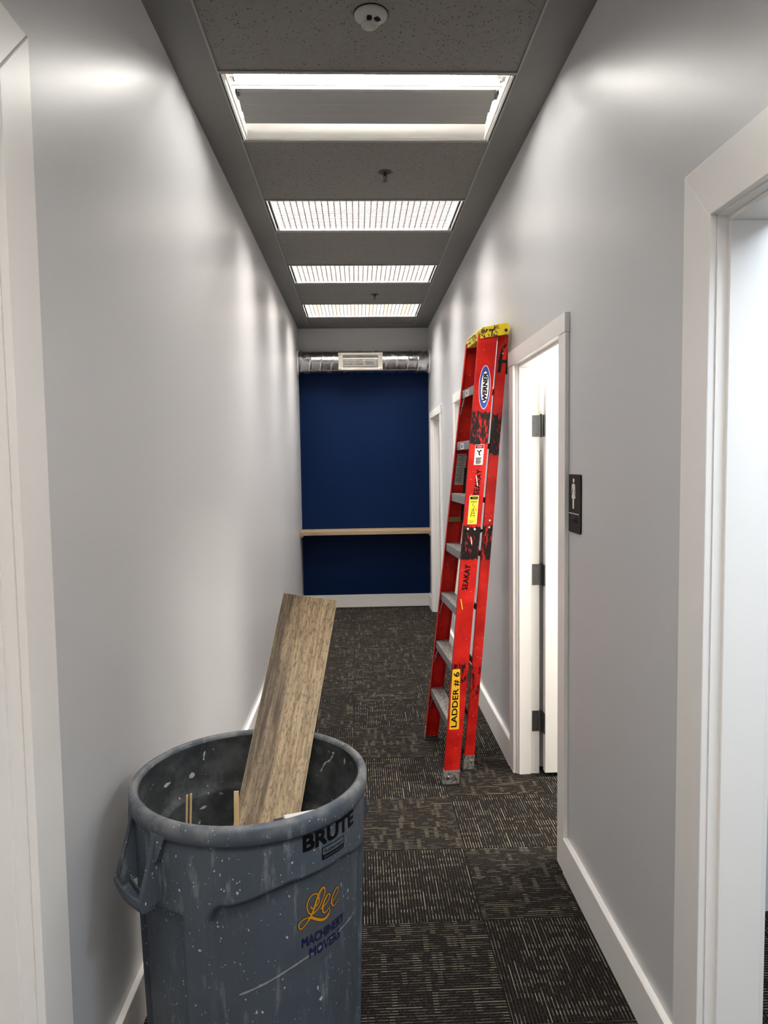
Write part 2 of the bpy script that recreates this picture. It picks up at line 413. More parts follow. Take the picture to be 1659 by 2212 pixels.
# ------------------------------------------------------------------ doors
def hinge(parent, x, y, z):
    h = MB()
    h.box(x - 0.040, x - 0.002, y - 0.0025, y + 0.001, z - 0.057, z + 0.057)       # leaf on the jamb
    o = h.build('hinge', M['hinge'], parent)
    p = MB().tube((x + 0.006, y - 0.008, z - 0.060), (x + 0.006, y - 0.008, z + 0.060), 0.0065, 12)
    p.tube((x + 0.006, y - 0.008, z + 0.060), (x + 0.006, y - 0.008, z + 0.064), 0.0045, 10)
    p.build('hinge_pin', M['hinge'], o)
    d = MB().box(x + 0.013, x + 0.0165, y - 0.052, y - 0.012, z - 0.057, z + 0.057)
    d.build('door_leaf', M['hinge'], o)
    for dz in (-0.044, -0.015, 0.015, 0.044):
        MB().tube((x - (0.018 if abs(dz) > 0.02 else 0.031), y - 0.0034, z + dz), (x - (0.018 if abs(dz) > 0.02 else 0.031), y - 0.002, z + dz), 0.0036, 8).build('screw', M['screw'], o)
def door_right(k, label, style, opened, casw, headw, slab_top, hinges=()):
    a, b, h = DOORS_R[k]; X0 = XR; d = WT
    mb = MB()      # jamb lining
    mb.box(X0, X0 + d, a - 0.018, a, 0, h + 0.018); mb.box(X0, X0 + d, b, b + 0.018, 0, h + 0.018); mb.box(X0, X0 + d, a, b, h, h + 0.018)
    o = mb.build('door_%d' % k, M['trim']); struct(o, label, 'door')
    st = MB(); sd = 0.062; sx = X0 + 0.012      # door stop
    st.box(sx, sx + sd, b - 0.013, b, 0, h - 0.013); st.box(sx, sx + sd, a, a + 0.013, 0, h - 0.013); st.box(sx, sx + sd, a, b, h - 0.013, h)
    st.build('door_stop', M['trim'], o, bevel=0.002)
    rv = 0.006; t = 0.018
    if style == 'mitre':
        A, Bq, H = a - rv, b + rv, h + rv
        MB().hexa([(X0 - t, Bq, 0), (X0 - t, Bq + casw, 0), (X0, Bq + casw, 0), (X0, Bq, 0)], [(X0 - t, Bq, H), (X0 - t, Bq + casw, H + casw), (X0, Bq + casw, H + casw), (X0, Bq, H)]).build('side_casing', M['trim'], o, bevel=0.0025)
        MB().hexa([(X0 - t, A, 0), (X0 - t, A - casw, 0), (X0, A - casw, 0), (X0, A, 0)], [(X0 - t, A, H), (X0 - t, A - casw, H + casw), (X0, A - casw, H + casw), (X0, A, H)]).build('side_casing', M['trim'], o, bevel=0.0025)
        MB().hexa([(X0 - t, A, H), (X0 - t, Bq, H), (X0, Bq, H), (X0, A, H)], [(X0 - t, A - casw, H + casw), (X0 - t, Bq + casw, H + casw), (X0, Bq + casw, H + casw), (X0, A - casw, H + casw)]).build('head_casing', M['trim'], o, bevel=0.0025)
    else:
        MB().box(X0 - t, X0, b + rv, b + rv + casw, 0, h).build('side_casing', M['trim'], o, bevel=0.0025)
        MB().box(X0 - t, X0, a - rv - casw, a - rv, 0, h).build('side_casing', M['trim'], o, bevel=0.0025)
        MB().box(X0 - t - 0.003, X0, a - rv - casw - 0.004, b + rv + casw + 0.004, h + 0.001, h + headw).build('head_casing', M['trim'], o, bevel=0.002)
    w = b - a - 0.006
    if opened:
        sb = MB().box(X0 + d + 0.018, X0 + d + 0.018 + w, b - 0.056, b - 0.012, 0.025, slab_top).build('door_slab', M['white_door'], o, bevel=0.002)
    else:
        sb = MB().box(X0 + 0.078, X0 + 0.121, a + 0.003, b - 0.003, 0.012, h - 0.004).build('door_slab', M['white_door'], o, bevel=0.002)
        kn = MB(); kn.tube((X0 + 0.080, a + 0.07, 1.0), (X0 + 0.070, a + 0.07, 1.0), 0.030, 20); kn.tube((X0 + 0.072, a + 0.07, 1.0), (X0 + 0.03, a + 0.07, 1.0), 0.011, 12); kn.box(X0 + 0.026, X0 + 0.038, a + 0.058, a + 0.18, 0.99, 1.01)
        kn.build('lever_handle', M['hinge'], sb)
    for z in hinges: hinge(o, X0 + d, b, z)
    return o
def door_office():
    a, b, h = DOORS_R[1]
    mb = MB(); X0 = XR; d = 0.135
    mb.box(X0, X0 + d, a - 0.018, a, 0, h + 0.018); mb.box(X0, X0 + d, b, b + 0.018, 0, h + 0.018); mb.box(X0, X0 + d, a, b, h, h + 0.018)
    o = struct(mb.build('door_1', M['trim']), 'wide mitred white door frame without a door, near the women sign', 'door')
    st = MB(); sx = X0 + 0.024
    st.box(sx, X0 + d - 0.002, b - 0.012, b, 0, h - 0.012); st.box(sx, X0 + d - 0.002, a, a + 0.012, 0, h - 0.012); st.box(sx, X0 + d - 0.002, a, b, h - 0.012, h)
    st.build('door_stop', M['trim'], o, bevel=0.002)
    rv, t, casw = 0.004, 0.018, 0.135; A, Bq, H = a - rv, b + rv, h + rv
    for q, sg in ((Bq, 1), (A, -1)):
        MB().hexa([(X0 - t, q, 0), (X0 - t, q + sg * casw, 0), (X0, q + sg * casw, 0), (X0, q, 0)], [(X0 - t, q, H), (X0 - t, q + sg * casw, H + casw), (X0, q + sg * casw, H + casw), (X0, q, H)]).build('side_casing', M['trim'], o, bevel=0.0025)
    MB().hexa([(X0 - t, A, H), (X0 - t, Bq, H), (X0, Bq, H), (X0, A, H)], [(X0 - t, A - casw, H + casw), (X0 - t, Bq + casw, H + casw), (X0, Bq + casw, H + casw), (X0, A - casw, H + casw)]).build('head_casing', M['trim'], o, bevel=0.0025)
    for sg, q in ((1, b), (-1, a)):
        MB().box(X0 + d, X0 + d + 0.016, q, q + sg * 0.09, 0, h + 0.09).build('room_casing', M['trim'], o, bevel=0.0025)
door_office()
door_right(2, 'white doorway beside the women sign, its door swung open', 'butt', True, 0.097, 0.078, 2.150, (1.90, 1.103, 0.295))
door_right(3, 'closed white door behind the red ladder', 'butt', False, 0.097, 0.078, 0)
door_right(4, 'open white doorway next to the navy end wall', 'butt', True, 0.097, 0.078, 2.14, (1.90, 1.103, 0.295))
def door_left():
    a, b, h = LD; t = 0.018; casw = 0.14; rv = 0.004
    mb = MB(); lslab(mb, b, b + 0.018, 0, h + 0.018, -WT, 0); lslab(mb, a - 0.018, a, 0, h + 0.018, -WT, 0); lslab(mb, a, b, h, h + 0.018, -WT, 0)
    o = struct(mb.build('door_5', M['trim']), 'mitred white door frame in the left wall before the grey bin', 'door')
    st = MB(); lslab(st, b - 0.012, b, 0, h - 0.012, -WT + 0.05, -0.026); lslab(st, a, a + 0.012, 0, h - 0.012, -WT + 0.05, -0.026); lslab(st, a, b, h - 0.012, h, -WT + 0.05, -0.026)
    st.build('door_stop', M['trim'], o, bevel=0.002)
    A, B, H = a - rv, b + rv, h + rv
    for q, sg in ((B, 1), (A, -1)):
        x = lx(q)
        MB().hexa([(x + t, q, 0), (x + t, q + sg * casw, 0), (x, q + sg * casw, 0), (x, q, 0)], [(x + t, q, H), (x + t, q + sg * casw, H + casw), (x, q + sg * casw, H + casw), (x, q, H)]).build('side_casing', M['trim'], o, bevel=0.0025)
    x = lx(1.0)
    MB().hexa([(x + t, A, H), (x + t, B, H), (x, B, H), (x, A, H)], [(x + t, A - casw, H + casw), (x + t, B + casw, H + casw), (x, B + casw, H + casw), (x, A - casw, H + casw)]).build('head_casing', M['trim'], o, bevel=0.0025)
    m = MB(); lslab(m, a + 0.003, b - 0.003, 0.012, h - 0.003, -WT + 0.004, -WT + 0.046); m.build('door_slab', M['white_door'], o, bevel=0.002)
door_left()

# ------------------------------------------------------------------ ceiling lights
def mat_emit(name, col, strength):
    t = NT(name, 0.5, 0, col); t.set('Emission Color', (*col, 1)); t.set('Emission Strength', strength); return t.m
M['alu_dark'] = plain('dark_catch_steel', (0.12, 0.115, 0.105), 0.5, 0.3)
M['tube'] = mat_emit('fluorescent_tube', (1.0, 0.965, 0.91), TUBE_OPEN)
M['panel'] = mat_emit('lit_tubes_and_reflector', (1.0, 0.96, 0.90), PANEL_EMIT)
def mat_louver(name, c1, c2, f):
    t = NT(name, 0.4, 0.0, (0.85, 0.84, 0.82)); c = t.co()
    w = t.n('ShaderNodeTexWave', {'Vector': t.map(c, scale=(0.8, 2.4, 1)), 'Scale': 2.2, 'Distortion': 3.0, 'Detail': 1.0})
    t.set('Base Color', t.mix(t.math('MULTIPLY', w, f), c1, c2)); return t.m
M['louver_warm'] = mat_louver('anodised_louver', (0.13, 0.128, 0.124), (0.14, 0.105, 0.11), 0.7)
M['louver_iris'] = mat_louver('iridescent_louver', (0.135, 0.148, 0.158), (0.185, 0.13, 0.075), 0.8)

def light_common(name_loc, label, a, b):
    o = root('ceiling_light', ((TX0 + TX1) / 2, (a + b) / 2, CEIL), label, 'ceiling light', 'ceiling lights')
    x0, x1, top = TX0 + 0.012, TX1 - 0.012, CEIL + 0.115
    h = MB()      # housing pan, open below
    h.box(x0, x1, a + 0.010, b - 0.010, top, top + 0.004)
    h.box(x0, x0 + 0.003, a + 0.010, b - 0.010, CEIL + 0.001, top); h.box(x1 - 0.003, x1, a + 0.010, b - 0.010, CEIL + 0.001, top)
    h.box(x0, x1, a + 0.010, a + 0.013, CEIL + 0.001, top); h.box(x0, x1, b - 0.013, b - 0.010, CEIL + 0.001, top)
    h.build('housing', M['fixture_white'], o)
    return o, x0, x1, top
def louver_light(a, b, label, lm):
    o, x0, x1, top = light_common(None, label, a, b)
    fr = MB(); zf = CEIL + 0.002
    ya, yb = a + 0.014, b - 0.014; xa, xb = x0 + 0.022, x1 - 0.022
    fr.box(x0 + 0.004, xa, ya, yb, zf + 0.014, zf + 0.017, 1); fr.box(xb, x1 - 0.004, ya, yb, zf + 0.014, zf + 0.017, 1)     # dark slots at both ends
    fr.box(xa, xa + 0.006, ya, yb, zf, zf + 0.018); fr.box(xb - 0.006, xb, ya, yb, zf, zf + 0.018)
    fr.box(xa, xb, ya, ya + 0.006, zf, zf + 0.018); fr.box(xa, xb, yb - 0.012, yb, zf, zf + 0.018)
    fr.build('louver_frame', [M['fixture_white'], M['fixture_dark']], o)
    lv = MB(); z0, z1 = zf + 0.002, zf + 0.020; th = 0.0022
    nx = 30; ny = 17
    for i in range(1, nx):
        x = xa + 0.006 + (xb - xa - 0.012) * i / nx; lv.box(x - th, x + th, ya + 0.006, yb - 0.012, z0, z1)
    for j in range(1, ny):
        yy = ya + 0.006 + (yb - ya - 0.018) * j / ny; lv.box(xa + 0.006, xb - 0.006, yy - 0.003, yy + 0.003, z0, z1)
    l = lv.build('louver', lm, o, fix=False); l['kind'] = 'stuff'
    p = MB(); p.add([(xa, ya, CEIL + 0.06), (xb, ya, CEIL + 0.06), (xb, yb, CEIL + 0.06), (xa, yb, CEIL + 0.06)], [(3, 2, 1, 0)])
    p.build('lit_reflector', M['panel'], o, fix=False)
    return o
def open_light(a, b, label):
    o, x0, x1, top = light_common(None, label, a, b)
    z = CEIL
    for xx, zl in ((x0 - 0.002, 0.0035), (x0 + 0.012, 0.001), (x1 - 0.006, 0.0035), (x1 - 0.018, 0.001)):
        MB().box(xx, xx + 0.007, a + 0.01, b - 0.01, z - zl, z + 0.02).build('frame_rail', M['fixture_white'], o)
    xa, xb = -0.478, 0.602
    for yy, zz in ((a + 0.062, z + 0.031), (b - 0.115, z + 0.066)):
        tb = MB().tube((xa, yy, zz), (xb, yy, zz), 0.0155, 20)
        t = tb.build('tube', M['tube'], o)
        for x, s in ((xa, -1), (xb, 1)):
            MB().tube((x, yy, zz), (x + s * 0.022, yy, zz), 0.0155, 20).box(x + s * 0.022, x + s * 0.038, yy - 0.02, yy + 0.02, zz - 0.02, zz + 0.03).build('lampholder', M['fixture_white'], t)
    w = MB()      # bright wing of the reflector beside the bare tube, pressed with ribs
    prof = [(a + 0.085, z + 0.030), (a + 0.100, z + 0.021), (a + 0.104, z + 0.022), (a + 0.118, z + 0.012), (a + 0.121, z + 0.013), (a + 0.134, z + 0.004)]
    back = [(y + 0.003, zz + 0.003) for y, zz in reversed(prof)]
    w.extrude(prof + back, 0, -0.505, 0.640)
    w.build('reflector_wing', M['fixture_white'], o)
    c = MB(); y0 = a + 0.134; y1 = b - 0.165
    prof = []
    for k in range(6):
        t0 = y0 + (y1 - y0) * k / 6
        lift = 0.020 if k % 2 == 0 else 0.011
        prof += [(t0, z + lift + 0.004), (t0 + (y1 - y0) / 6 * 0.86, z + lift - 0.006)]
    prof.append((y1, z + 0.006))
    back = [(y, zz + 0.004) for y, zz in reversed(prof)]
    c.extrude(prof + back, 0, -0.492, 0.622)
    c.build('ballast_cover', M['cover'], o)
    f = MB().extrude([(b - 0.135, z + 0.055), (b - 0.120, z + 0.050), (b - 0.022, z + 0.003), (b - 0.014, z + 0.003), (b - 0.014, z + 0.008), (b - 0.115, z + 0.058)], 0, x0 + 0.02, x1 - 0.02)
    f.build('side_reflector', M['fixture_white'], o)
    for s, xx in ((-1, x0 + 0.036), (1, x1 - 0.036)):
        MB().beam((xx, a + 0.06, z + 0.035), (xx, a + 0.17, z + 0.012), 0.012, 0.004, (1, 0, 0)).build('hinge_arm', M['black'], o)
        MB().box(xx - 0.008, xx + 0.008, a + 0.17, a + 0.23, z + 0.010, z + 0.018).build('catch', M['alu_dark'], o)
    return o
louver_light(*LIGHTS[0], 'unseen louvered ceiling light added for front fill, closest to the near end wall', M['louver_warm'])  # unseen fixture added behind the camera for front fill
louver_light(*LIGHTS[1], 'unseen louvered fill light added between the two facing mitred door frames', M['louver_warm'])  # also out of view, added to put more light on the near walls
open_light(*LIGHTS[2], 'open ceiling light missing its louver, with a bare fluorescent tube')
louver_light(*LIGHTS[3], 'square-grid louvered ceiling light just beyond the open bare-tube light', M['louver_warm'])
louver_light(*LIGHTS[4], 'square-grid louvered ceiling light second beyond the open bare-tube light', M['louver_warm'])
louver_light(*LIGHTS[5], 'louvered ceiling light with rainbow sheen closest to the metal duct', M['louver_iris'])

# ------------------------------------------------------------------ ceiling sensor and sprinklers
o = root('occupancy_sensor', (0.072, 2.626, CEIL), 'round white occupancy sensor with dark vents on ceiling tile', 'sensor')
cx, cy, cz = 0.072, 2.626, CEIL + 0.004
MB().lathe([(0.001, 0), (0.057, 0), (0.059, -0.004), (0.057, -0.010), (0.050, -0.016), (0.032, -0.023), (0.001, -0.025)], (cx, cy, cz), 40).build('body', M['plastic_white'], o)
MB().lathe([(0.060, 0.001), (0.062, -0.001), (0.060, -0.003), (0.057, -0.003)], (cx, cy, cz), 40).build('base_ring', M['black'], o)
yy = cy + 0.024
MB().lathe([(0.031, -0.016), (0.030, -0.026), (0.026, -0.030), (0.019, -0.030), (0.018, -0.027), (0.016, -0.034), (0.010, -0.038), (0.001, -0.039)], (cx - 0.004, yy, cz), 28).build('lens', M['plastic_white'], o)
for gx, gy, ang in ((-0.006, -0.020, 0), (0.022, -0.012, -35)):
    for k in range(4):
        d = (k - 1.5) * 0.0065; l = 0.0075 if k in (0, 3) else 0.0095; ca, sa = math.cos(R(ang)), math.sin(R(ang))
        px, py = cx + gx - sa * d, cy + gy + ca * d
        rr_ = math.hypot(px - cx, py - cy); zz = cz - 0.0245 + max(0, rr_ - 0.030) * 0.39
        MB().beam((px - ca * l, py - sa * l, zz), (px + ca * l, py + sa * l, zz), 0.0034, 0.004).build('vent_slot', M['black'], o)
def sprinkler(x, y, label):
    o = root('sprinkler_head', (x, y, CEIL), label, 'sprinkler', 'sprinkler heads')
    z = CEIL + 0.004; m = plain('dull_brass', (0.10, 0.09, 0.075), 0.4, 0.8) if 'dull_brass' not in bpy.data.materials else bpy.data.materials['dull_brass']
    MB().lathe([(0.012, -0.002), (0.020, -0.004), (0.036, -0.003), (0.040, 0.0), (0.036, 0.001)], (x, y, z), 28).build('escutcheon', m, o)
    MB().tube((x, y, z), (x, y, z - 0.022), 0.008, 12).tube((x - 0.009, y, z - 0.020), (x - 0.003, y, z - 0.045), 0.0025, 6).tube((x + 0.009, y, z - 0.020), (x + 0.003, y, z - 0.045), 0.0025, 6).build('frame', m, o)
    d = MB().lathe([(0.001, -0.046), (0.016, -0.046), (0.017, -0.048), (0.001, -0.049)], (x, y, z), 18); d.build('deflector', m, o)
sprinkler(0.175, 3.998, 'dark sprinkler head on tile between bare-tube light and first louver')
sprinkler(0.184, 6.818, 'small sprinkler head on tile beside the light closest to the duct')

# ------------------------------------------------------------------ spiral duct with grille
DY, DZ, DR = 8.335, 2.872, 0.128
o = root('air_duct', (0.07, DY, DZ), 'shiny galvanized spiral air duct spanning the corridor below the ceiling', 'duct')
xa, xb = lx(DY) + 0.002, XR - 0.002; rows = []; nseg = 260; nt = 56; pit = 0.122
for i in range(nseg + 1):
    x = xa + (xb - xa) * i / nseg; ring = []
    for j in range(nt):
        th = 2 * math.pi * j / nt
        f = ((x - xa) / pit + th / (2 * math.pi) + 0.2) % 1.0
        d = min(f, 1 - f) * pit
        r = DR + 0.0035 * max(0.0, 1 - d / 0.007)
        ring.append((x, DY + r * math.cos(th), DZ + r * math.sin(th)))
    rows.append(ring)
MB().grid(rows, close_u=True).build('pipe', M['galv'], o)
for x in (xa, xb):
    s = 1 if x < 0 else -1
    MB().grid([[(x + s * q, DY + r * math.cos(2 * math.pi * j / 48), DZ + r * math.sin(2 * math.pi * j / 48)) for j in range(48)] for q, r in ((0, DR + 0.012), (0.006, DR + 0.011), (0.014, DR + 0.003))], close_u=True).build('caulk_ring', M['trim'], o)
gx0, gx1 = -0.200, 0.302; gz0, gz1 = 2.768, 2.962; gy = DY - DR - 0.004
g = MB()
g.box(gx0, gx1, gy - 0.010, gy + 0.030, gz1 - 0.028, gz1); g.box(gx0, gx1, gy - 0.010, gy + 0.030, gz0, gz0 + 0.026)
g.box(gx0, gx0 + 0.052, gy - 0.006, gy + 0.030, gz0 + 0.02, gz1 - 0.02); g.box(gx1 - 0.052, gx1, gy - 0.006, gy + 0.030, gz0 + 0.02, gz1 - 0.02)
gm = plain('grille_aluminium', (0.60, 0.57, 0.52), 0.38, 0.5)
gr = g.build('grille', gm, o, bevel=0.003)
MB().box(gx0 + 0.04, gx1 - 0.04, gy + 0.022, gy + 0.028, gz0 + 0.02, gz1 - 0.02).build('dark_interior', M['black'], gr)
for k in range(8):
    z = gz0 + 0.036 + k * 0.0176
    MB().hexa([(gx0 + 0.052, gy - 0.002, z - 0.004), (gx1 - 0.052, gy - 0.002, z - 0.004), (gx1 - 0.052, gy + 0.014, z + 0.001), (gx0 + 0.052, gy + 0.014, z + 0.001)],
              [(gx0 + 0.052, gy - 0.002, z), (gx1 - 0.052, gy - 0.002, z), (gx1 - 0.052, gy + 0.014, z + 0.005), (gx0 + 0.052, gy + 0.014, z + 0.005)]).build('louver_blade', gm, gr)
for x in (gx0 + 0.022, gx1 - 0.022):
    for z in (gz0 + 0.012, gz1 - 0.013):
        MB().tube((x, gy - 0.009, z), (x, gy - 0.0125, z), 0.005, 10).build('screw', M['screw'], gr)

# ------------------------------------------------------------------ wall shelf
M['shelf'] = mat_wood('light_oak_laminate', (0.22, 0.15, 0.085), (0.36, 0.26, 0.16), (0.45, 0.33, 0.21), axis=0, scale=0.9)
o = root('wall_shelf', (0.08, 8.33, 0.9), 'long light oak counter shelf across the navy wall', 'shelf')
MB().box(lx(8.2) + 0.001, XR - 0.001, 8.165, YF - 0.001, 0.897, 0.942).build('board', M['shelf'], o, bevel=0.003)
for x0_, x1_ in ((lx(8.2) + 0.001, lx(8.2) + 0.03), (XR - 0.03, XR - 0.001)):
    MB().box(x0_, x1_, 8.20, YF - 0.002, 0.872, 0.897).build('cleat', M['trim'], o)

# ------------------------------------------------------------------ women sign
M['sign_black'] = plain('matte_black_sign', (0.006, 0.0045, 0.005), 0.5, 0, 0.15)
M['sign_white'] = plain('sign_white', (0.72, 0.71, 0.68), 0.5)
o = root('restroom_sign', (XR, 2.755, 1.546), 'black restroom sign with white figure and the word WOMEN', 'sign')
yc, zc, sw, sh = 2.7535, 1.5465, 0.152, 0.228
V, F = rrect2d(sw, sh, 0.010)
mb = MB(); n = len(V)
mb.add([(XR - 0.0002, yc - x, zc + y) for x, y in V] + [(XR - 0.005, yc - x, zc + y) for x, y in V], [tuple(range(n)), tuple(range(2 * n - 1, n - 1, -1))] + [(i, (i + 1) % n, n + (i + 1) % n, n + i) for i in range(n)])
mb.build('plate', M['sign_black'], o)
def smap(u, v, l): return (XR - 0.005 - l, yc - u, zc + v)
fig = []
W_ = M['sign_white']
def poly(pts): return (pts, [tuple(range(len(pts)))], W_, (-0.012, 0.0))
V, F = ell2d(0.0105, 0.0085, 20); fig.append((V, F, W_, (-0.012, 0.090)))
fig.append(poly([(-0.013, 0.078), (0.013, 0.078), (0.017, 0.074), (0.012, 0.048), (0.024, 0.028), (0.0235, 0.020), (-0.0235, 0.020), (-0.024, 0.028), (-0.012, 0.048), (-0.017, 0.074)]))
for s in (-1, 1):
    a = [(s * 0.0145, 0.077), (s * 0.021, 0.072), (s * 0.030, 0.040), (s * 0.026, 0.039), (s * 0.0155, 0.066)]
    fig.append(poly(a if s < 0 else a[::-1]))
    l = [(s * 0.0015, 0.020), (s * 0.0105, 0.020), (s * 0.0105, -0.020), (s * 0.0015, -0.020)]
    fig.append(poly(l if s < 0 else l[::-1]))
fig.append((*rect2d(-0.066, 0.062, -0.0405, -0.0370), W_, (0, 0)))
print_mesh('pictogram', fig, smap, o, 0.0002)
print_mesh('lettering', [(*text2d('WOMEN', 0.085, 0.021, 0.012), W_, (-0.006, -0.063))], smap, o, 0.0006)

# ------------------------------------------------------------------ stepladder
def mat_red(name, patches, dark=0.0):
    t = NT(name, 0.45, 0, (0.50, 0.012, 0.008), 0.16); c = t.co(); p = t.sep(c)
    base = t.mix(t.smooth(t.noise(c, 9, 4), 0.35, 0.7), (0.36, 0.006, 0.004), (0.56, 0.016, 0.010))
    scr = t.noise(t.map(c, rot=(0, 0.35, 0), scale=(160, 160, 9)), 2, 3)
    base = t.mix(t.smooth(scr, 0.70, 0.76, 0, 0.5), base, (0.62, 0.20, 0.10))
    spk = t.n('ShaderNodeTexVoronoi', {'Vector': c, 'Scale': 70.0})
    rn = t.sep(t.n('ShaderNodeTexVoronoi', {'Vector': c, 'Scale': 70.0}, out=1))[0]
    base = t.mix(t.math('MULTIPLY', t.math('LESS_THAN', spk, 0.12), t.math('GREATER_THAN', rn, 0.86)), base, (0.75, 0.68, 0.55))
    nz = t.noise(t.map(c, scale=(30, 30, 9)), 1.6, 4); nf = t.noise(t.map(c, scale=(1, 1, .25)), 130, 3)
    m = None
    for z0, z1, amt in patches:
        zz = t.math('ADD', p[2], t.math('MULTIPLY', t.math('SUBTRACT', nz, 0.5), 0.06))
        k = t.math('MULTIPLY', t.math('MULTIPLY', t.smooth(zz, z0, z0 + 0.012), t.smooth(zz, z1 - 0.012, z1, 1.0, 0.0)), t.smooth(t.math('ADD', t.math('MULTIPLY', nf, 0.5), t.math('MULTIPLY', nz, 0.5)), 0.66 - amt, 0.76 - amt))
        m = k if m is None else t.math('MAXIMUM', m, k)
    if m is not None: base = t.mix(m, base, (0.006, 0.005, 0.005))
    t.set('Base Color', base)
    return t.m
M['red_front'] = mat_red('red_fibreglass_front', [(1.805, 1.99, 0.26), (1.19, 1.378, 0.29), (0.54, 0.65, 0.22)])
M['red_rear'] = mat_red('red_fibreglass_rear', [(1.745, 1.98, 0.28), (1.17, 1.375, 0.24), (0.36, 0.60, 0.17)])
M['red'] = mat_red('red_fibreglass', [(1.05, 1.35, 0.10)])
def mat_alu(name, col, worn):
    t = NT(name, 0.42, 0.75, col); c = t.co()
    t.set('Base Color', t.mix(t.smooth(t.noise(c, 70, 5, 0.7), 0.45, 0.62), col, worn)); return t.m
M['alu'] = mat_alu('scuffed_aluminium', (0.46, 0.45, 0.44), (0.10, 0.088, 0.078))
M['alu_face'] = mat_alu('dull_aluminium', (0.27, 0.28, 0.30), (0.22, 0.22, 0.23))
M['cap'] = None
def mat_cap():
    t = NT('grimy_yellow_plastic', 0.5, 0, (0.80, 0.60, 0.01)); c = t.co()
    g = t.noise(c, 46, 5, 0.7); f = t.noise(c, 9, 2)
    t.set('Base Color', t.mix(t.math('MULTIPLY', t.smooth(g, 0.49, 0.56), t.smooth(f, 0.40, 0.56)), (0.76, 0.56, 0.008), (0.03, 0.025, 0.012))); return t.m
M['cap'] = mat_cap()
M['rubber'] = plain('black_rubber', (0.02, 0.02, 0.02), 0.8)

LB = Vector((0.47, 4.0, 0))
ladder = root('step_ladder', LB, 'tall red fibreglass stepladder with yellow cap leaning folded against wall', 'ladder')
ladder['build_origin'] = tuple(LB); ladder.rotation_euler = (0, 0, 0.058); ladder.location.x -= 0.0186
LT = 2.40
def xf(z): return 0.425 + 0.1040 * z
def wf(z): return 0.080 + 0.009 * z
def yn(z): return 3.675 + 0.195 * z / 2.4
def yfar(z): return 4.345 - 0.130 * z / 2.4
def xr_(z): return 0.570 + 0.0930 * z
WR = 0.052
def yrn(z): return 3.842 + 0.058 * z / 2.4
def yrf(z): return 4.180 + 0.010 * z / 2.4
def channel(x, w, y, s, z0, z1, fl=0.028, t=0.0045):
    """C rail, web on the outside at y, flanges towards s"""
    mb = MB()
    def ring(z, lo, hi, ya, yb): 
        X, Wd, Y = x(z), w(z), y(z)
        return [(X + lo(Wd), Y + s * ya, z), (X + hi(Wd), Y + s * ya, z), (X + hi(Wd), Y + s * yb, z), (X + lo(Wd), Y + s * yb, z)]
    for lo, hi, ya, yb in ((lambda W: 0, lambda W: W, 0, t), (lambda W: 0, lambda W: t, t, fl), (lambda W: W - t, lambda W: W, t, fl)):
        mb.hexa(ring(z0, lo, hi, ya, yb), ring(z1, lo, hi, ya, yb))
    return mb
wr = lambda z: WR
rail_n = channel(xf, wf, yn, 1, 0.015, LT).build('front_rail', M['red_front'], ladder)
rail_f = channel(xf, wf, yfar, -1, 0.015, LT).build('front_rail', M['red'], ladder)
rear_n = channel(xr_, wr, yrn, 1, 0.015, 2.40, 0.024).build('rear_rail', M['red_rear'], ladder)
rear_f = channel(xr_, wr, yrf, -1, 0.015, 2.40, 0.024).build('rear_rail', M['red'], ladder)
def shoe(x, w, y, s, h, parent):
    e = 0.0025
    mb = channel(lambda z: x(z) - e, lambda z: w(z) + 2 * e, lambda z: y(z) - s * e, s, 0.010, h, 0.034, 0.004)
    mb.hexa([(x(0) - 0.004, y(0) - s * 0.004, 0), (x(0) + w(0) + 0.004, y(0) - s * 0.004, 0), (x(0) + w(0) + 0.004, y(0) + s * 0.045, 0), (x(0) - 0.004, y(0) + s * 0.045, 0)],
            [(x(0) - 0.004, y(0) - s * 0.004, 0.012), (x(0) + w(0) + 0.004, y(0) - s * 0.004, 0.012), (x(0) + w(0) + 0.004, y(0) + s * 0.045, 0.012), (x(0) - 0.004, y(0) + s * 0.045, 0.012)], 1)
    o = mb.build('shoe', [M['alu'], M['rubber']], parent)
    for q in (0.28, 0.74):
        MB().tube((x(0.05) + w(0.05) * q, y(0.05) - s * 0.0025, 0.045 + 0.02 * q), (x(0.05) + w(0.05) * q, y(0.05) - s * 0.0075, 0.045 + 0.02 * q), 0.0055, 10, r2=0.003).build('rivet', M['alu'], o)
shoe(xf, wf, yn, 1, 0.082, rail_n); shoe(xf, wf, yfar, -1, 0.082, rail_f)
shoe(xr_, wr, yrn, 1, 0.088, rear_n); shoe(xr_, wr, yrf, -1, 0.088, rear_f)
STEPS = [0.330 + 0.300 * i for i in range(7)]
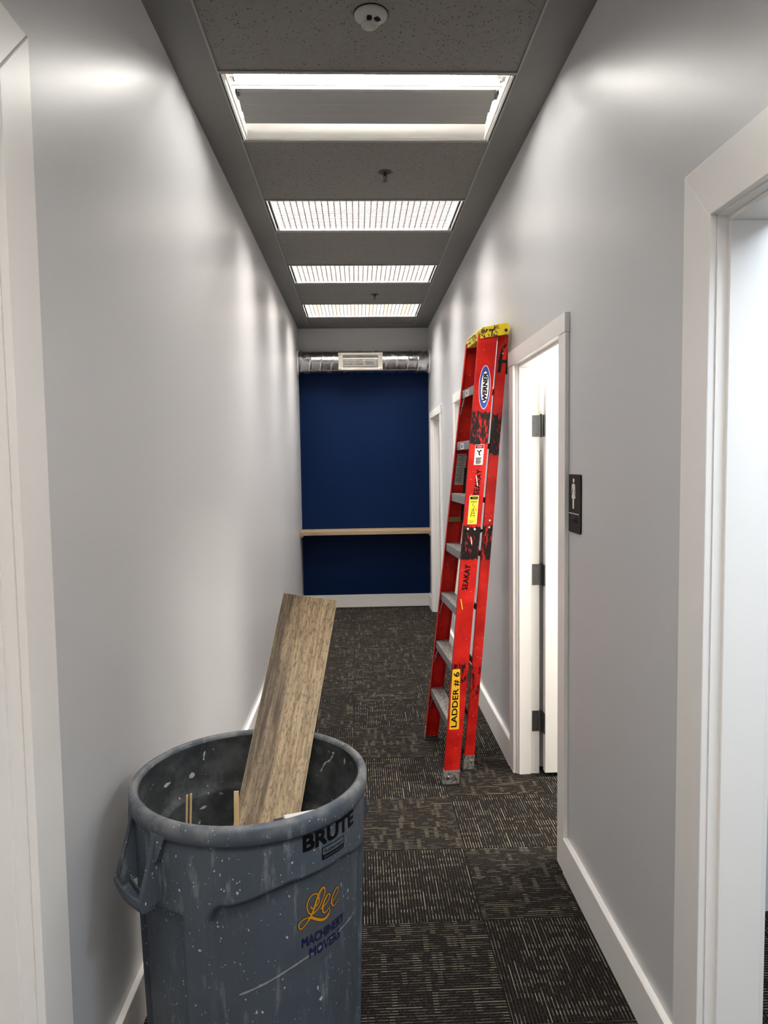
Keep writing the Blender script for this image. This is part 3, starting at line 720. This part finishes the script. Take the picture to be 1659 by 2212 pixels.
for i, z in enumerate(STEPS):
    xa, xb = xf(z) + 0.004, xf(z) + wf(z) - 0.006; ya, yb = yn(z) + 0.006, yfar(z) - 0.006
    st = MB()
    st.box(xa, xb, ya, yb, z - 0.005, z)
    st.box(xa, xa + 0.004, ya, yb, z - 0.046, z - 0.005, 1); st.box(xb - 0.004, xb, ya, yb, z - 0.046, z - 0.005, 1)
    nr = 9
    for k in range(nr): 
        xx = xa + 0.006 + (xb - xa - 0.014) * k / (nr - 1); st.box(xx, xx + 0.003, ya + 0.002, yb - 0.002, z, z + 0.0022)
    o = st.build('step', [M['alu'], M['alu_face']], ladder)
    for y0, y1 in ((ya + 0.075, ya + 0.003), (yb - 0.075, yb - 0.003)):
        if i in (0, 1, 2, 6): MB().tube((xa + 0.010, y0, z - 0.010), (xf(z - 0.14) + 0.010, y1 + 0.0, z - 0.135), 0.0035, 8).build('brace', M['alu'], o)
    MB().beam((xr_(z) + 0.012, yrn(z) + 0.004, z - 0.03), (xr_(z) + 0.012, yrf(z) - 0.004, z - 0.03), 0.030, 0.010, (1, 0, 0)).build('rear_bar', M['black'], ladder)
# small printed plates on the front of the two uppermost steps
for i, c2 in ((6, (0.5, 0.05, 0.05)), (5, (0.05, 0.05, 0.05))):
    z = STEPS[i]; ym = (yn(z) + yfar(z)) / 2 + 0.03
    x = xf(z) + 0.004
    print_mesh('step_plate', [(*rect2d(-0.045, 0.045, -0.016, 0.016), M['sign_white'], (0, 0)), (*rect2d(-0.030, -0.005, -0.009, 0.009), plain('plate_ink_%d' % i, c2, 0.6), (0, 0)), (*rect2d(0.004, 0.034, 0.003, 0.008), M['black'], (0, 0)), (*rect2d(0.004, 0.030, -0.008, -0.003), M['black'], (0, 0))],
               lambda u, v, l: (x - l, ym - u, z - 0.026 + v), ladder, 0.0003)
# cap
ca = R(9.5); cxo, czo = 0.679, 2.374
def cpt(u, y, v): return (cxo + u * math.cos(ca) - v * math.sin(ca) * 0.35, y, czo + u * math.sin(ca) + v * math.cos(ca))
prof = [(0.0, 0.0), (0.004, 0.050), (0.016, 0.060), (0.150, 0.064), (0.164, 0.056), (0.168, 0.030), (0.164, 0.010), (0.156, 0.0)]
y0c, y1c = 3.862, 4.222; mb = MB(); rows = []
for yy, sh in ((y0c, 0.93), (y0c + 0.006, 0.985), (y0c + 0.014, 1.0), (y1c - 0.014, 1.0), (y1c - 0.006, 0.985), (y1c, 0.93)):
    rows.append([cpt(0.084 + (u - 0.084) * (0.97 + 0.03 * (sh > 0.99)), yy, v if v < 0.02 else v * sh) for u, v in prof])
mb.grid(rows, close_u=True, smooth=False); n = len(prof)
mb.add(rows[0], [tuple(range(n))]); mb.add(rows[-1], [tuple(range(n))])
cap = mb.build('top_cap', M['cap'], ladder)
for u, v, rr_ in ((0.024, 0.008, 0.005), (0.040, 0.040, 0.006), (0.085, 0.046, 0.0055), (0.145, 0.022, 0.009)):
    a = cpt(u, y0c + 0.001, v); b = cpt(u, y0c - 0.005, v)
    MB().tube(a, b, rr_, 8, r2=rr_ * 0.8).build('bolt', M['rubber'], cap)
V, F = ribbon2d([(0.030 * math.cos(2 * math.pi * k / 16), 0.012 * math.sin(2 * math.pi * k / 16)) for k in range(17)], lambda t: 0.003, 3)
def capmap(u, v, l): p = cpt(0.0015 + v * 0.08 - l * 1.5, y0c + 0.16 - u, 0.026 + v); return p
print_mesh('moulded_marks', [(V, F, M['black'], (0.02, -0.006)), (*rect2d(-0.10, 0.04, 0.014, 0.018), M['black'], (0, 0)), (*rect2d(-0.13, -0.06, -0.012, -0.004), M['black'], (0, 0)), (*text2d('W', 0.018, 0.012, 0.02), M['black'], (0.02, -0.006))], capmap, cap, 0.0007)
# spreader, bracket, rivets
for yy in (yrn(1.5) + 0.014, yrf(1.5) - 0.014):
    MB().beam((0.665, yy, 1.68), (0.640, yy, 1.37), 0.022, 0.006, (0, 1, 0)).beam((0.640, yy, 1.37), (0.690, yy, 1.33), 0.020, 0.006, (0, 1, 0)).build('spreader', M['black'], ladder)
zb = 1.375; MB().box(xf(zb) + 0.006, xf(zb) + wf(zb) - 0.004, yfar(zb) - 0.016, yfar(zb) - 0.006, zb - 0.018, zb + 0.012).build('spreader_bracket', plain('tarnished_brass', (0.20, 0.16, 0.05), 0.5, 0.5), ladder)
M['rivet'] = plain('bright_rivet', (0.75, 0.73, 0.70), 0.35, 0.4)
for u, z in ((-0.0235, 1.357), (0.014, 1.354)):
    X = xf(z) + wf(z) / 2 + u; MB().tube((X, yn(z), z), (X, yn(z) - 0.004, z), 0.0065, 12, r2=0.004).build('rivet', M['rivet'], rail_n)
for u, z in ((0.0047, 1.392), (0.0052, 1.354), (0.002, 2.325), (0.002, 2.30)):
    X = xr_(z) + WR / 2 + u; MB().tube((X, yrn(z), z), (X, yrn(z) - 0.004, z), 0.0065 if z < 2 else 0.005, 12, r2=0.004).build('rivet', M['rivet'] if z < 2 else M['alu'], rear_n)
# black tape on the rear rail
def rmap(u, v, l): 
    z = 2.27 + v; return (xr_(z) + WR / 2 + u, yrn(z) - l, z)
print_mesh('black_tape', [([(-0.020, -0.075), (0.0, -0.072), (0.004, 0.05), (0.022, 0.075), (0.014, 0.082), (-0.008, 0.055), (-0.016, 0.0)], [(0, 1, 2, 3, 4, 5, 6)], M['black'], (0, 0)), (*rect2d(-0.02, 0.026, -0.022, -0.004), M['black'], (0, 0))], rmap, rear_n, 0.0006)
MB().beam((xr_(2.27) + WR + 0.003, yrn(2.27) + 0.008, 2.33), (xr_(2.2) + WR + 0.006, yrn(2.2) + 0.008, 2.19), 0.010, 0.004, (0, 1, 0)).build('tape_strap', M['black'], rear_n)
# decals on the near front rail
def fmap(zc, du=0.0, tilt=0.0):
    ct, st_ = math.cos(tilt), math.sin(tilt)
    def f(u, v, l):
        u2, v2 = u * ct - v * st_ + du, u * st_ + v * ct
        z = zc + v2; return (xf(z) + wf(z) / 2 + u2, yn(z) - l, z)
    return f
def up2d(tf):      # turn a text so that it reads upwards
    V, F = tf; return [(-y, x) for x, y in V], F
blue = plain('decal_blue', (0.015, 0.05, 0.32), 0.4); dw = plain('decal_white', (0.78, 0.77, 0.75), 0.45); ink = plain('decal_ink', (0.006, 0.006, 0.006), 0.6, 0, 0.15)
yel = plain('decal_yellow', (0.80, 0.70, 0.02), 0.45); amber = plain('decal_amber', (0.82, 0.46, 0.015), 0.45); redk = plain('decal_red', (0.60, 0.03, 0.05), 0.45); grey = plain('decal_grey', (0.40, 0.38, 0.36), 0.5); gink = plain('decal_grey_ink', (0.12, 0.11, 0.10), 0.6)
print_mesh('brand_decal', [(*ell2d(0.0315, 0.118), dw, (0, 0)), (*ell2d(0.0290, 0.114), blue, (0, 0)), (*ell2d(0.0235, 0.088), ink, (0.001, 0)), (*ell2d(0.0215, 0.085), dw, (0.001, 0)), (*up2d(text2d('WERNER', 0.152, 0.025, 0.045, 0.12)), ink, (0.002, 0.0))], fmap(2.1136, 0.004, 0.035), rail_n)
V, F = rrect2d(0.052, 0.318, 0.006); V = [(x - 0.010 if (y > 0.1 and x > 0) else x, y) for x, y in V]
print_mesh('number_label', [(V, F, amber, (0, 0)), (*up2d(text2d('LADDER # 6', 0.290, 0.034, 0.016)), ink, (-0.001, -0.002))], fmap(0.456, -0.012, 0.03), rail_n)
for zc, du in ((1.605, 0.010), (1.100, -0.010)):
    tf = up2d(text2d('SEAKAY', 0.135, 0.031, 0.030, 0, 1.08))
    print_mesh('stencil_lettering', [(*tf, ink, (0, 0))], fmap(zc, du, -0.05), rail_n)
danger = [(*rect2d(-0.024, 0.024, -0.054, 0.054), dw, (0, 0)), (*rect2d(-0.022, 0.022, 0.034, 0.052), ink, (0, 0)), (*ell2d(0.018, 0.0065, 20), redk, (0, 0.043)), (*text2d('DANGER', 0.026, 0.005, 0.01), dw, (0, 0.043))]
danger += [(*ribbon2d([(-0.012, 0.024), (0.0, 0.016), (0.012, 0.024)], lambda t: 0.005, 3), ink, (0, 0)), (*ribbon2d([(0.008, 0.026), (0.0, 0.010), (0.006, -0.004)], lambda t: 0.006, 3), ink, (0, 0)), (*ribbon2d([(-0.014, 0.010), (-0.012, -0.004)], lambda t: 0.003, 2), grey, (0, 0))]
for k in range(6): danger.append((*rect2d(-0.017 + 0.002 * (k % 2), 0.017 - 0.003 * (k % 3), -0.0185 - 0.0058 * k, -0.0150 - 0.0058 * k), ink, (0, 0)))
print_mesh('danger_sticker', danger, fmap(1.752, 0.004), rail_n)
caution = [(*rect2d(-0.025, 0.025, -0.076, 0.076), dw, (0, 0)), (*rect2d(-0.0235, 0.0235, -0.0745, 0.0745), yel, (0, 0)), (*rect2d(-0.021, 0.021, 0.056, 0.071), ink, (0, 0)), (*text2d('CAUTION', 0.026, 0.006, 0.01), yel, (0.003, 0.0635))]
for k in range(2): caution.append((*rect2d(-0.018, 0.018, 0.046 - 0.006 * k, 0.048 - 0.006 * k), ink, (0, 0)))
for pts in ([(0.0, 0.036), (-0.006, 0.026), (0.006, 0.016), (-0.002, 0.004)], [(-0.012, -0.038), (-0.006, -0.010), (0.0, 0.004)], [(0.010, -0.040), (0.006, -0.012), (0.0, 0.004)], [(-0.010, -0.030), (0.010, -0.030)], [(-0.008, -0.018), (0.008, -0.018)], [(-0.016, 0.000), (-0.008, 0.002)], [(0.006, 0.006), (0.016, 0.002), (0.012, -0.006)]):
    caution.append((*ribbon2d(pts, lambda t: 0.0022, 3), ink, (0, 0)))
for k in range(3): caution.append((*rect2d(-0.019, 0.012 - 0.004 * k, -0.058 - 0.005 * k, -0.0565 - 0.005 * k), ink, (0, 0)))
print_mesh('caution_sticker', caution, fmap(1.458, -0.003), rail_n)
for u0, z0, u1, z1, m_ in ((-0.002, 1.642, 0.010, 1.585, dw), (-0.004, 1.315, 0.005, 1.275, dw), (-0.030, 0.985, -0.016, 0.930, yel)):
    print_mesh('paint_drip', [(*ribbon2d([(u0, z0 - 1.3), (u1, z1 - 1.3)], lambda t: 0.004, 2), m_, (0, 0))], fmap(1.3), rail_n, 0.0016)
def farmap(u, v, l):
    z = 1.670 + v; return (xf(z) + wf(z) / 2 + u, yfar(z) - 0.0046 - l, z)
data = [(*rect2d(-0.028, 0.028, -0.092, 0.092), grey, (0, 0))]
for k in range(17): data.append((*rect2d(-0.022 + 0.012 * (k % 3 == 1), 0.022 - 0.006 * (k % 2), 0.082 - 0.010 * k, 0.086 - 0.010 * k), gink, (0, 0)))
print_mesh('data_label', data, farmap, rail_f, 0.0002)

# ------------------------------------------------------------------ grey waste bin
def mat_bin():
    t = NT('scuffed_grey_plastic', 0.48, 0, (0.09, 0.11, 0.135)); c = t.co()
    base = t.mix(t.noise(c, 5, 4), (0.050, 0.063, 0.083), (0.088, 0.107, 0.132))
    sc = t.noise(t.map(c, rot=(0.4, 0.3, 0), scale=(14, 14, 3)), 2.2, 5, 0.7)
    base = t.mix(t.smooth(sc, 0.54, 0.72, 0, 0.6), base, (0.25, 0.27, 0.29))
    dc = t.n('ShaderNodeVectorMath', {0: t.map(c, scale=(1, 1, 0.62)), 1: t.n('ShaderNodeVectorMath', {0: t.n('ShaderNodeTexNoise', {'Vector': c, 'Scale': 90.0, 'Detail': 2.0}, out=1), 1: (0.010, 0.010, 0.010)}, operation='MULTIPLY')}, operation='ADD')
    fine = t.noise(t.map(c, rot=(0.7, -0.5, 0.2), scale=(60, 60, 9)), 3, 4, 0.75)
    base = t.mix(t.smooth(fine, 0.62, 0.74, 0, 0.35), base, (0.30, 0.32, 0.34))
    z = t.sep(c)[2]
    dust = t.math('MULTIPLY', t.smooth(z, 0.795, 0.835), t.smooth(t.noise(c, 16, 4), 0.35, 0.7))
    base = t.mix(t.math('MULTIPLY', dust, 0.55), base, (0.32, 0.315, 0.30))
    for s, th, pr in ((130.0, 0.26, 0.66), (60.0, 0.20, 0.80), (24.0, 0.11, 0.78)):
        d = t.n('ShaderNodeTexVoronoi', {'Vector': dc, 'Scale': s}); rn = t.sep(t.n('ShaderNodeTexVoronoi', {'Vector': dc, 'Scale': s}, out=1))
        sp = t.math('MULTIPLY', t.math('LESS_THAN', d, t.math('MULTIPLY', rn[1], th)), t.math('GREATER_THAN', rn[0], pr))
        base = t.mix(t.math('MULTIPLY', sp, 0.85), base, (0.55, 0.56, 0.56))
    t.set('Base Color', base); t.set('Roughness', t.smooth(sc, 0.3, 0.8, 0.40, 0.62))
    t.bump(t.noise(c, 180, 2), 0.08, 0.002)
    return t.m
def mat_bin_inside():
    t = NT('grimy_grey_plastic', 0.6, 0, (0.04, 0.045, 0.05), 0.3); c = t.co()
    base = t.mix(t.smooth(t.noise(c, 11, 5, 0.65), 0.35, 0.7), (0.050, 0.055, 0.060), (0.125, 0.130, 0.132))
    base = t.mix(t.smooth(t.noise(c, 5, 4, 0.6), 0.55, 0.72, 0, 0.5), base, (0.10, 0.085, 0.065))
    dc = t.n('ShaderNodeVectorMath', {0: c, 1: t.n('ShaderNodeVectorMath', {0: t.n('ShaderNodeTexNoise', {'Vector': c, 'Scale': 38.0, 'Detail': 3.0}, out=1), 1: (0.045, 0.045, 0.045)}, operation='MULTIPLY')}, operation='ADD')
    for s_, th, pr in ((8.5, 0.13, 0.72), (45.0, 0.20, 0.70)):
        d = t.n('ShaderNodeTexVoronoi', {'Vector': dc, 'Scale': s_}); rn = t.sep(t.n('ShaderNodeTexVoronoi', {'Vector': dc, 'Scale': s_}, out=1))
        sp = t.math('MULTIPLY', t.math('LESS_THAN', d, t.math('MULTIPLY', rn[1], th)), t.math('GREATER_THAN', rn[0], pr))
        base = t.mix(t.math('MULTIPLY', sp, 0.9), base, (0.55, 0.53, 0.50))
    t.set('Base Color', base)
    return t.m
M['bin_inside'] = mat_bin_inside()
M['bin'] = mat_bin()
BX, BY = -0.322, 2.018
binr = root('waste_bin', (BX, BY, 0), 'large scuffed grey plastic waste bin with side handles and printed lettering', 'waste bin')
def sstep(x, a, b):
    t = min(1.0, max(0.0, (x - a) / (b - a))); return t * t * (3 - 2 * t)
def bin_r(th, z):
    raised = 0.303 + 0.022 * z / 0.78
    d = abs(((th + 50 + 90) % 180) - 90)             # angle from the middle of a large panel
    zb_ = 0.675 - 0.040 * sstep(d, 12, 46) - 0.05 * max(0, (d - 46) / 6) ** 2
    rec = sstep(d, 52.0, 50.6) * 0 + (1 - sstep(d, 50.4, 52.2)) * (1 - sstep(z, zb_ - 0.009, zb_)) * sstep(z, 0.035, 0.05)
    rec = max(rec, sstep(d, 64.5, 66.3) * (1 - sstep(z, 0.588, 0.600)) * sstep(z, 0.035, 0.05))
    return raised - 0.0170 * rec
NT_ = 264
def ringz(z, f): return [(BX + f(360.0 * j / NT_, z) * math.cos(2 * math.pi * j / NT_), BY + f(360.0 * j / NT_, z) * math.sin(2 * math.pi * j / NT_), z) for j in range(NT_)]
rows = [ringz(0.004, lambda t, z: 0.02), ringz(0.004, lambda t, z: 0.27), ringz(0.0, lambda t, z: 0.292), ringz(0.006, lambda t, z: 0.302)]
z = 0.02
while z < 0.79: rows.append(ringz(z, bin_r)); z += 0.0065 if (0.56 < z < 0.69 or z < 0.06) else 0.02
for r, z in ((0.3245, 0.790), (0.3305, 0.790), (0.3335, 0.794), (0.334, 0.812), (0.3335, 0.826), (0.330, 0.834), (0.324, 0.838), (0.316, 0.838), (0.3095, 0.834), (0.308, 0.826)):
    rows.append(ringz(z, lambda t, zz, r=r: r))
n_out = len(rows)
z = 0.79
while z > 0.02: rows.append(ringz(z, lambda t, zz: bin_r(t, zz) - 0.006)); z -= 0.0065 if 0.56 < z < 0.69 else 0.02
rows += [ringz(0.014, lambda t, z: 0.285), ringz(0.012, lambda t, z: 0.02)]
mb = MB().grid(rows[:n_out], close_u=True).grid(rows[n_out - 1:], close_u=True, mi=1); mb.add(rows[0], [tuple(range(NT_ - 1, -1, -1))]); mb.add(rows[-1], [tuple(range(NT_))], 1)
mb.build('body', [M['bin'], M['bin_inside']], binr)
def pol(r, a, z): return (BX + r * math.cos(R(a)), BY + r * math.sin(R(a)), z)
def shell(mb, pts, th):      # pts: grid of (r, angle, z) rows, thickened along radius/up
    A = [[pol(*p) for p in row] for row in pts]
    B = [[pol(p[0] - th[0], p[1], p[2] + th[1]) for p in row] for row in pts]
    mb.grid(A); mb.grid(B)
    for i in range(len(pts) - 1):
        for j in (0, len(pts[0]) - 1): mb.add([A[i][j], A[i + 1][j], B[i + 1][j], B[i][j]], [(0, 1, 2, 3)])
    for i in (0, len(pts) - 1):
        for j in range(len(pts[0]) - 1): mb.add([A[i][j], A[i][j + 1], B[i][j + 1], B[i][j]], [(0, 1, 2, 3)])
def handle(a0):
    mb = MB()
    def half(z): return 13.6 - 1.2 * (0.80 - z) / 0.17
    def ro(z): return 0.334 + 0.046 * ((0.80 - z) / 0.165) ** 1.15
    zs = [0.80, 0.77, 0.74, 0.71, 0.68, 0.655, 0.640]
    for s in (-1, 1):      # two uprights of the opening
        shell(mb, [[(ro(z), a0 + s * half(z), z), (ro(z), a0 + s * (half(z) - (2.1 if z < 0.79 else 3.6)), z)] for z in zs], (0.006, 0))
        # side wall between upright and bin
        W = [[(ro(z) - (ro(z) - 0.317) * q, a0 + s * (half(z) + 0.5 * q), z - (0.0 if z > 0.645 else 0.028 * (1 - 0.3 * q))) for q in (0, 0.33, 0.66, 1.0)] for z in zs]
        A = [[pol(*p) for p in row] for row in W]; B = [[pol(p[0], p[1] - s * 0.9, p[2]) for p in row] for row in W]
        mb.grid(A); mb.grid(B)
        mb.grid([A[-1], B[-1]]); mb.grid([[r_[0] for r_ in A], [r_[0] for r_ in B]])
    angs = [a0 - 12.6 + 25.2 * k / 14 for k in range(15)]
    shell(mb, [[(0.381, a, 0.641) for a in angs], [(0.382, a, 0.626) for a in angs], [(0.377, a, 0.612) for a in angs], [(0.366, a, 0.606) for a in angs]], (0.006, 0.0))
    shell(mb, [[(0.374, a, 0.608) for a in angs], [(0.340, a, 0.608) for a in angs]], (0.0, 0.005))
    shell(mb, [[(0.343, a, 0.606) for a in angs], [(0.343, a, 0.630) for a in angs]], (0.005, 0.0))
    mb.build('handle', M['bin'], binr)
    for s in (-1, 1):      # leaf-shaped gusset under the rim
        g = MB(); zs2 = [0.800, 0.785, 0.765, 0.745, 0.728]; hw = [3.2, 2.6, 2.0, 1.3, 0.4]
        shell(g, [[(0.3345 + 0.006 * k / 4, a0 + s * (16.0 - 0.5 * k) - h, z), (0.3345 + 0.006 * k / 4, a0 + s * (16.0 - 0.5 * k) + h, z)] for k, (z, h) in enumerate(zip(zs2, hw))], (0.018, 0))
        g.build('gusset', M['bin'], binr)
handle(-140); handle(40)
def binmap(a_mid, z_mid, extra=0.0):
    def f(u, v, l):
        z = z_mid + v; r0 = bin_r(a_mid, z) ; a = a_mid + math.degrees(u / r0)
        r = bin_r(a, z) + 0.0008 + l + extra
        return pol(r, a, z)
    return f
bl = plain('bin_print_black', (0.003, 0.003, 0.0035), 0.6, 0, 0.15)
print_mesh('brand_lettering', [(*text2d('BRUTE', 0.190, 0.043, 0.035), bl, (0, 0))], binmap(-42.0, 0.7635), binr, 0.0004, 0.012)
V, F = rrect2d(0.083, 0.034, 0.004)
binp = plain('bin_print_ground', (0.10, 0.12, 0.145), 0.5)
print_mesh('maker_logo', [(V, F, bl, (0, 0)), (*rrect2d(0.077, 0.018, 0.003), binp, (0, 0.0055)), (*text2d('Rubbermaid', 0.068, 0.0105, 0.012), bl, (0, 0.0055)), (*text2d('Commercial Products', 0.070, 0.0055, 0.0), binp, (0, -0.0095))], binmap(-41.3, 0.7175), binr, 0.0004, 0.012)
org = plain('script_orange', (0.62, 0.27, 0.012), 0.45); navy = plain('sticker_navy', (0.010, 0.012, 0.075), 0.45); film = plain('sticker_film', (0.072, 0.085, 0.100), 0.42)
A0, Z0, RR = -44.0, 0.53, 0.30
def loc(pts): return [((a - A0) * math.pi / 180 * RR, z - Z0) for a, z in pts]
L_ = loc([(-53.2, .580), (-52.6, .573), (-50.3, .5735), (-48.2, .582), (-48.6, .598), (-50.3, .608), (-53.1, .607), (-55.1, .592), (-55.1, .575), (-53.6, .560), (-51.1, .558), (-48.2, .566), (-45.5, .585), (-44.4, .601), (-44.9, .612), (-46.4, .612), (-48.2, .603), (-49.9, .586), (-51.4, .568), (-53.2, .5515), (-55.9, .538), (-58.4, .5295), (-59.7, .535), (-59.5, .546), (-57.1, .5526), (-53.6, .5505), (-50.3, .539), (-46.9, .528), (-43.7, .525), (-41.5, .533), (-40.8, .542)])
E1 = loc([(-47.3, .560), (-44.6, .563), (-42.0, .5715), (-41.0, .581), (-42.3, .587), (-44.6, .5765), (-46.0, .5606), (-45.3, .544), (-43.2, .543), (-40.8, .550)])
E2 = loc([(-40.7, .556), (-38.1, .5626), (-35.4, .574), (-34.5, .585), (-35.7, .588), (-38.4, .577), (-39.8, .5615), (-38.7, .545), (-36.5, .546), (-33.9, .552)])
def wl(t, k=1.0): return (0.0036 + (0.0030 if 14 < t < 19.5 else 0) + (0.0040 if 25 < t < 29 else 0)) * k
lay = [(*rect2d(-0.085, 0.065, -0.112, 0.095), film, (0, 0))]
for st_, wfun in ((L_, wl), (E1, lambda t: 0.0034 + (0.002 if 4 < t < 7 else 0)), (E2, lambda t: 0.0030 + (0.0015 if 4 < t < 7 else 0))): lay.append((*ribbon2d(st_, lambda t, w=wfun: w(t) + 0.0026, 5), bl, (0, 0)))
for st_, wfun in ((L_, wl), (E1, lambda t: 0.0034 + (0.002 if 4 < t < 7 else 0)), (E2, lambda t: 0.0030 + (0.0015 if 4 < t < 7 else 0))): lay.append((*ribbon2d(st_, wfun, 5), org, (0, 0)))
lay.append((*text2d('MACHINERY', 0.150, 0.027, 0.020), navy, (0.0, -0.040))); lay.append((*text2d('MOVERS', 0.110, 0.027, 0.020), navy, (0.002, -0.076)))
print_mesh('company_sticker', lay, binmap(A0, Z0), binr, 0.00025, 0.014)
# a long pale scrape across the side
scr = plain('scrape_grey', (0.26, 0.28, 0.30), 0.6)
V, F = ribbon2d([(-0.235, -0.010), (-0.17, 0.012), (-0.10, 0.036), (-0.03, 0.050), (0.06, 0.058), (0.14, 0.052), (0.20, 0.040)], lambda t: 0.0035 + 0.003 * math.sin(t * 5.1) ** 2, 6)
print_mesh('scrape_mark', [(V, F, scr, (0, 0))], binmap(-44.0, 0.40), binr, 0.0003, 0.014)

# splashes of white paint on the inside of the bin
def inmap(a_mid, z_mid):
    def f(u, v, l):
        z = z_mid + v; a = a_mid - math.degrees(u / 0.31)
        return pol(bin_r(a, z) - 0.0072 - l, a, z)
    return f
splash = plain('dried_white_paint', (0.62, 0.61, 0.58), 0.6)
def blob(w, h, n=26):
    P = []
    for k in range(n):
        q = random.uniform(0.45, 1.0) if k % 2 else random.uniform(0.75, 1.25)
        P.append((w / 2 * q * math.cos(2 * math.pi * k / n), h / 2 * q * math.sin(2 * math.pi * k / n)))
    return P, [tuple(range(n))]
for a, z, w, h in ((152.5, 0.737, 0.030, 0.014), (134.8, 0.730, 0.022, 0.020), (130.2, 0.622, 0.026, 0.010), (33.3, 0.784, 0.010, 0.024), (44.0, 0.792, 0.012, 0.014)):
    print_mesh('paint_splash', [(*blob(w, h), splash, (0, 0))], inmap(a, z), binr, 0.0004, 0.008)
for pts, a, z in (([(-0.030, 0.030), (-0.016, 0.010), (0.004, -0.004), (0.022, -0.036)], 50.0, 0.752), ([(0.0, 0.020), (0.006, 0.004), (0.010, -0.018)], 125.2, 0.785)):
    print_mesh('paint_splash', [(*ribbon2d([(-u, v) for u, v in pts], lambda t: 0.0045 + 0.002 * math.sin(t * 7), 4), splash, (0, 0))], inmap(a, z), binr, 0.0004, 0.008)

# ------------------------------------------------------------------ what is in the bin
def mat_plank():
    t = NT('brown_laminate_plank', 0.42, 0, (0.2, 0.15, 0.1), 0.35); c = t.co(); p = t.sep(c)
    g = t.noise(t.map(c, scale=(30, 30, 1.6)), 4, 6, 0.65)
    f = t.noise(t.map(c, scale=(110, 110, 30)), 2, 3, 0.6)
    big = t.noise(t.map(c, loc=(0.3, 0, 2.1), scale=(7, 1, 1.0)), 1.6, 3)
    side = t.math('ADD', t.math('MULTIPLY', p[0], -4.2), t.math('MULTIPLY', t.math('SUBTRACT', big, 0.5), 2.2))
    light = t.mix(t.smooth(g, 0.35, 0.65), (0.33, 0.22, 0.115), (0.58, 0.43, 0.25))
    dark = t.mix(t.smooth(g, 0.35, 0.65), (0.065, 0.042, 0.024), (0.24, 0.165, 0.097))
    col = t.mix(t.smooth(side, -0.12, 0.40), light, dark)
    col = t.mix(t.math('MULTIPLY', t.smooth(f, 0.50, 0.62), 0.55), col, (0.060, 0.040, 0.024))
    t.set('Base Color', col); t.bump(g, 0.12, 0.003)
    return t.m
M['plank'] = mat_plank()
M['plank_edge'] = plain('pale_plank_edge', (0.62, 0.52, 0.30), 0.6)
top = Vector((-0.177, 2.535, 1.241)); mid = Vector((-0.250, 2.262, 0.860)); ax = (top - mid).normalized()
foot = mid - ax * ((mid.z - 0.205) / ax.z)      # wedged against the near side of the bin
ux = (Vector((1, 0.0, -0.07)) - ax * Vector((1, 0.0, -0.07)).dot(ax)).normalized(); nn = ux.cross(ax).normalized()
L = (top - foot).length
me = MB()
W2, T2 = 0.0960, 0.013
me.box(-W2, W2, -T2 / 2 + 0.001, T2 / 2, 0, L, 1)
me.box(-W2 + 0.0012, W2 - 0.0012, -T2 / 2, -T2 / 2 + 0.002, 0.001, L - 0.001, 0)
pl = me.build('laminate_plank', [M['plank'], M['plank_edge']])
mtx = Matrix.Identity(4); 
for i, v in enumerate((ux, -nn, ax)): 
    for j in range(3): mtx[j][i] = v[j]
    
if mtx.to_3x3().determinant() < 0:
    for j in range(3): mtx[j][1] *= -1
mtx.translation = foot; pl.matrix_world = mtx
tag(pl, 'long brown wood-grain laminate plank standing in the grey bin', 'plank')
M['pine'] = mat_wood('raw_pine', (0.55, 0.36, 0.15), (0.68, 0.50, 0.26), (0.76, 0.60, 0.36), axis=2, scale=1.5)
def stick(name, a, b, w, t, label, cat, group=None):
    a, b = Vector(a), Vector(b); l = (b - a).length; mb = MB().box(-w / 2, w / 2, -t / 2, t / 2, 0, l)
    o = mb.build(name, M['pine'], bevel=0.0008); o.location = a; o.rotation_euler = (b - a).to_track_quat('Z', 'Y').to_euler()
    return tag(o, label, cat, group)
stick('wood_stick', (-0.507, 1.86, 0.016), (-0.4625, 1.845, 0.852), 0.0055, 0.004, 'shorter of two thin pale sticks side by side in the bin', 'stick', 'sticks in the bin')
stick('wood_stick', (-0.497, 1.872, 0.016), (-0.4535, 1.850, 0.853), 0.0055, 0.004, 'longer of two thin pale sticks side by side in the bin', 'stick', 'sticks in the bin')
stick('wood_stick', (-0.335, 1.748, 0.018), (-0.343, 1.895, 0.835), 0.013, 0.006, 'single pale wood stick beside the laminate plank in the bin', 'stick', 'sticks in the bin')
M['navy_card'] = plain('navy_card', (0.010, 0.014, 0.045), 0.5); M['white_card'] = plain('white_card', (0.75, 0.75, 0.74), 0.5)
bxm = MB().box(-0.055, 0.055, -0.055, 0.055, 0, 0.738); o = bxm.build('paper_carton', M['navy_card'], bevel=0.004)
o.location = (-0.186, 1.862, 0.016); o.rotation_euler = (0.0, 0.02, R(25)); tag(o, 'navy blue carton poking up in front of the plank in the bin', 'carton')
p2 = MB().box(-0.045, 0.050, -0.02, 0.02, 0, 0.012).build('white_lid', M['white_card'], bevel=0.004); o2 = p2
o2.location = (-0.170, 1.888, 0.7545); o2.rotation_euler = (0.0, 0.02, R(20)); tag(o2, 'flat white plastic lid resting on the navy carton in the bin', 'lid')
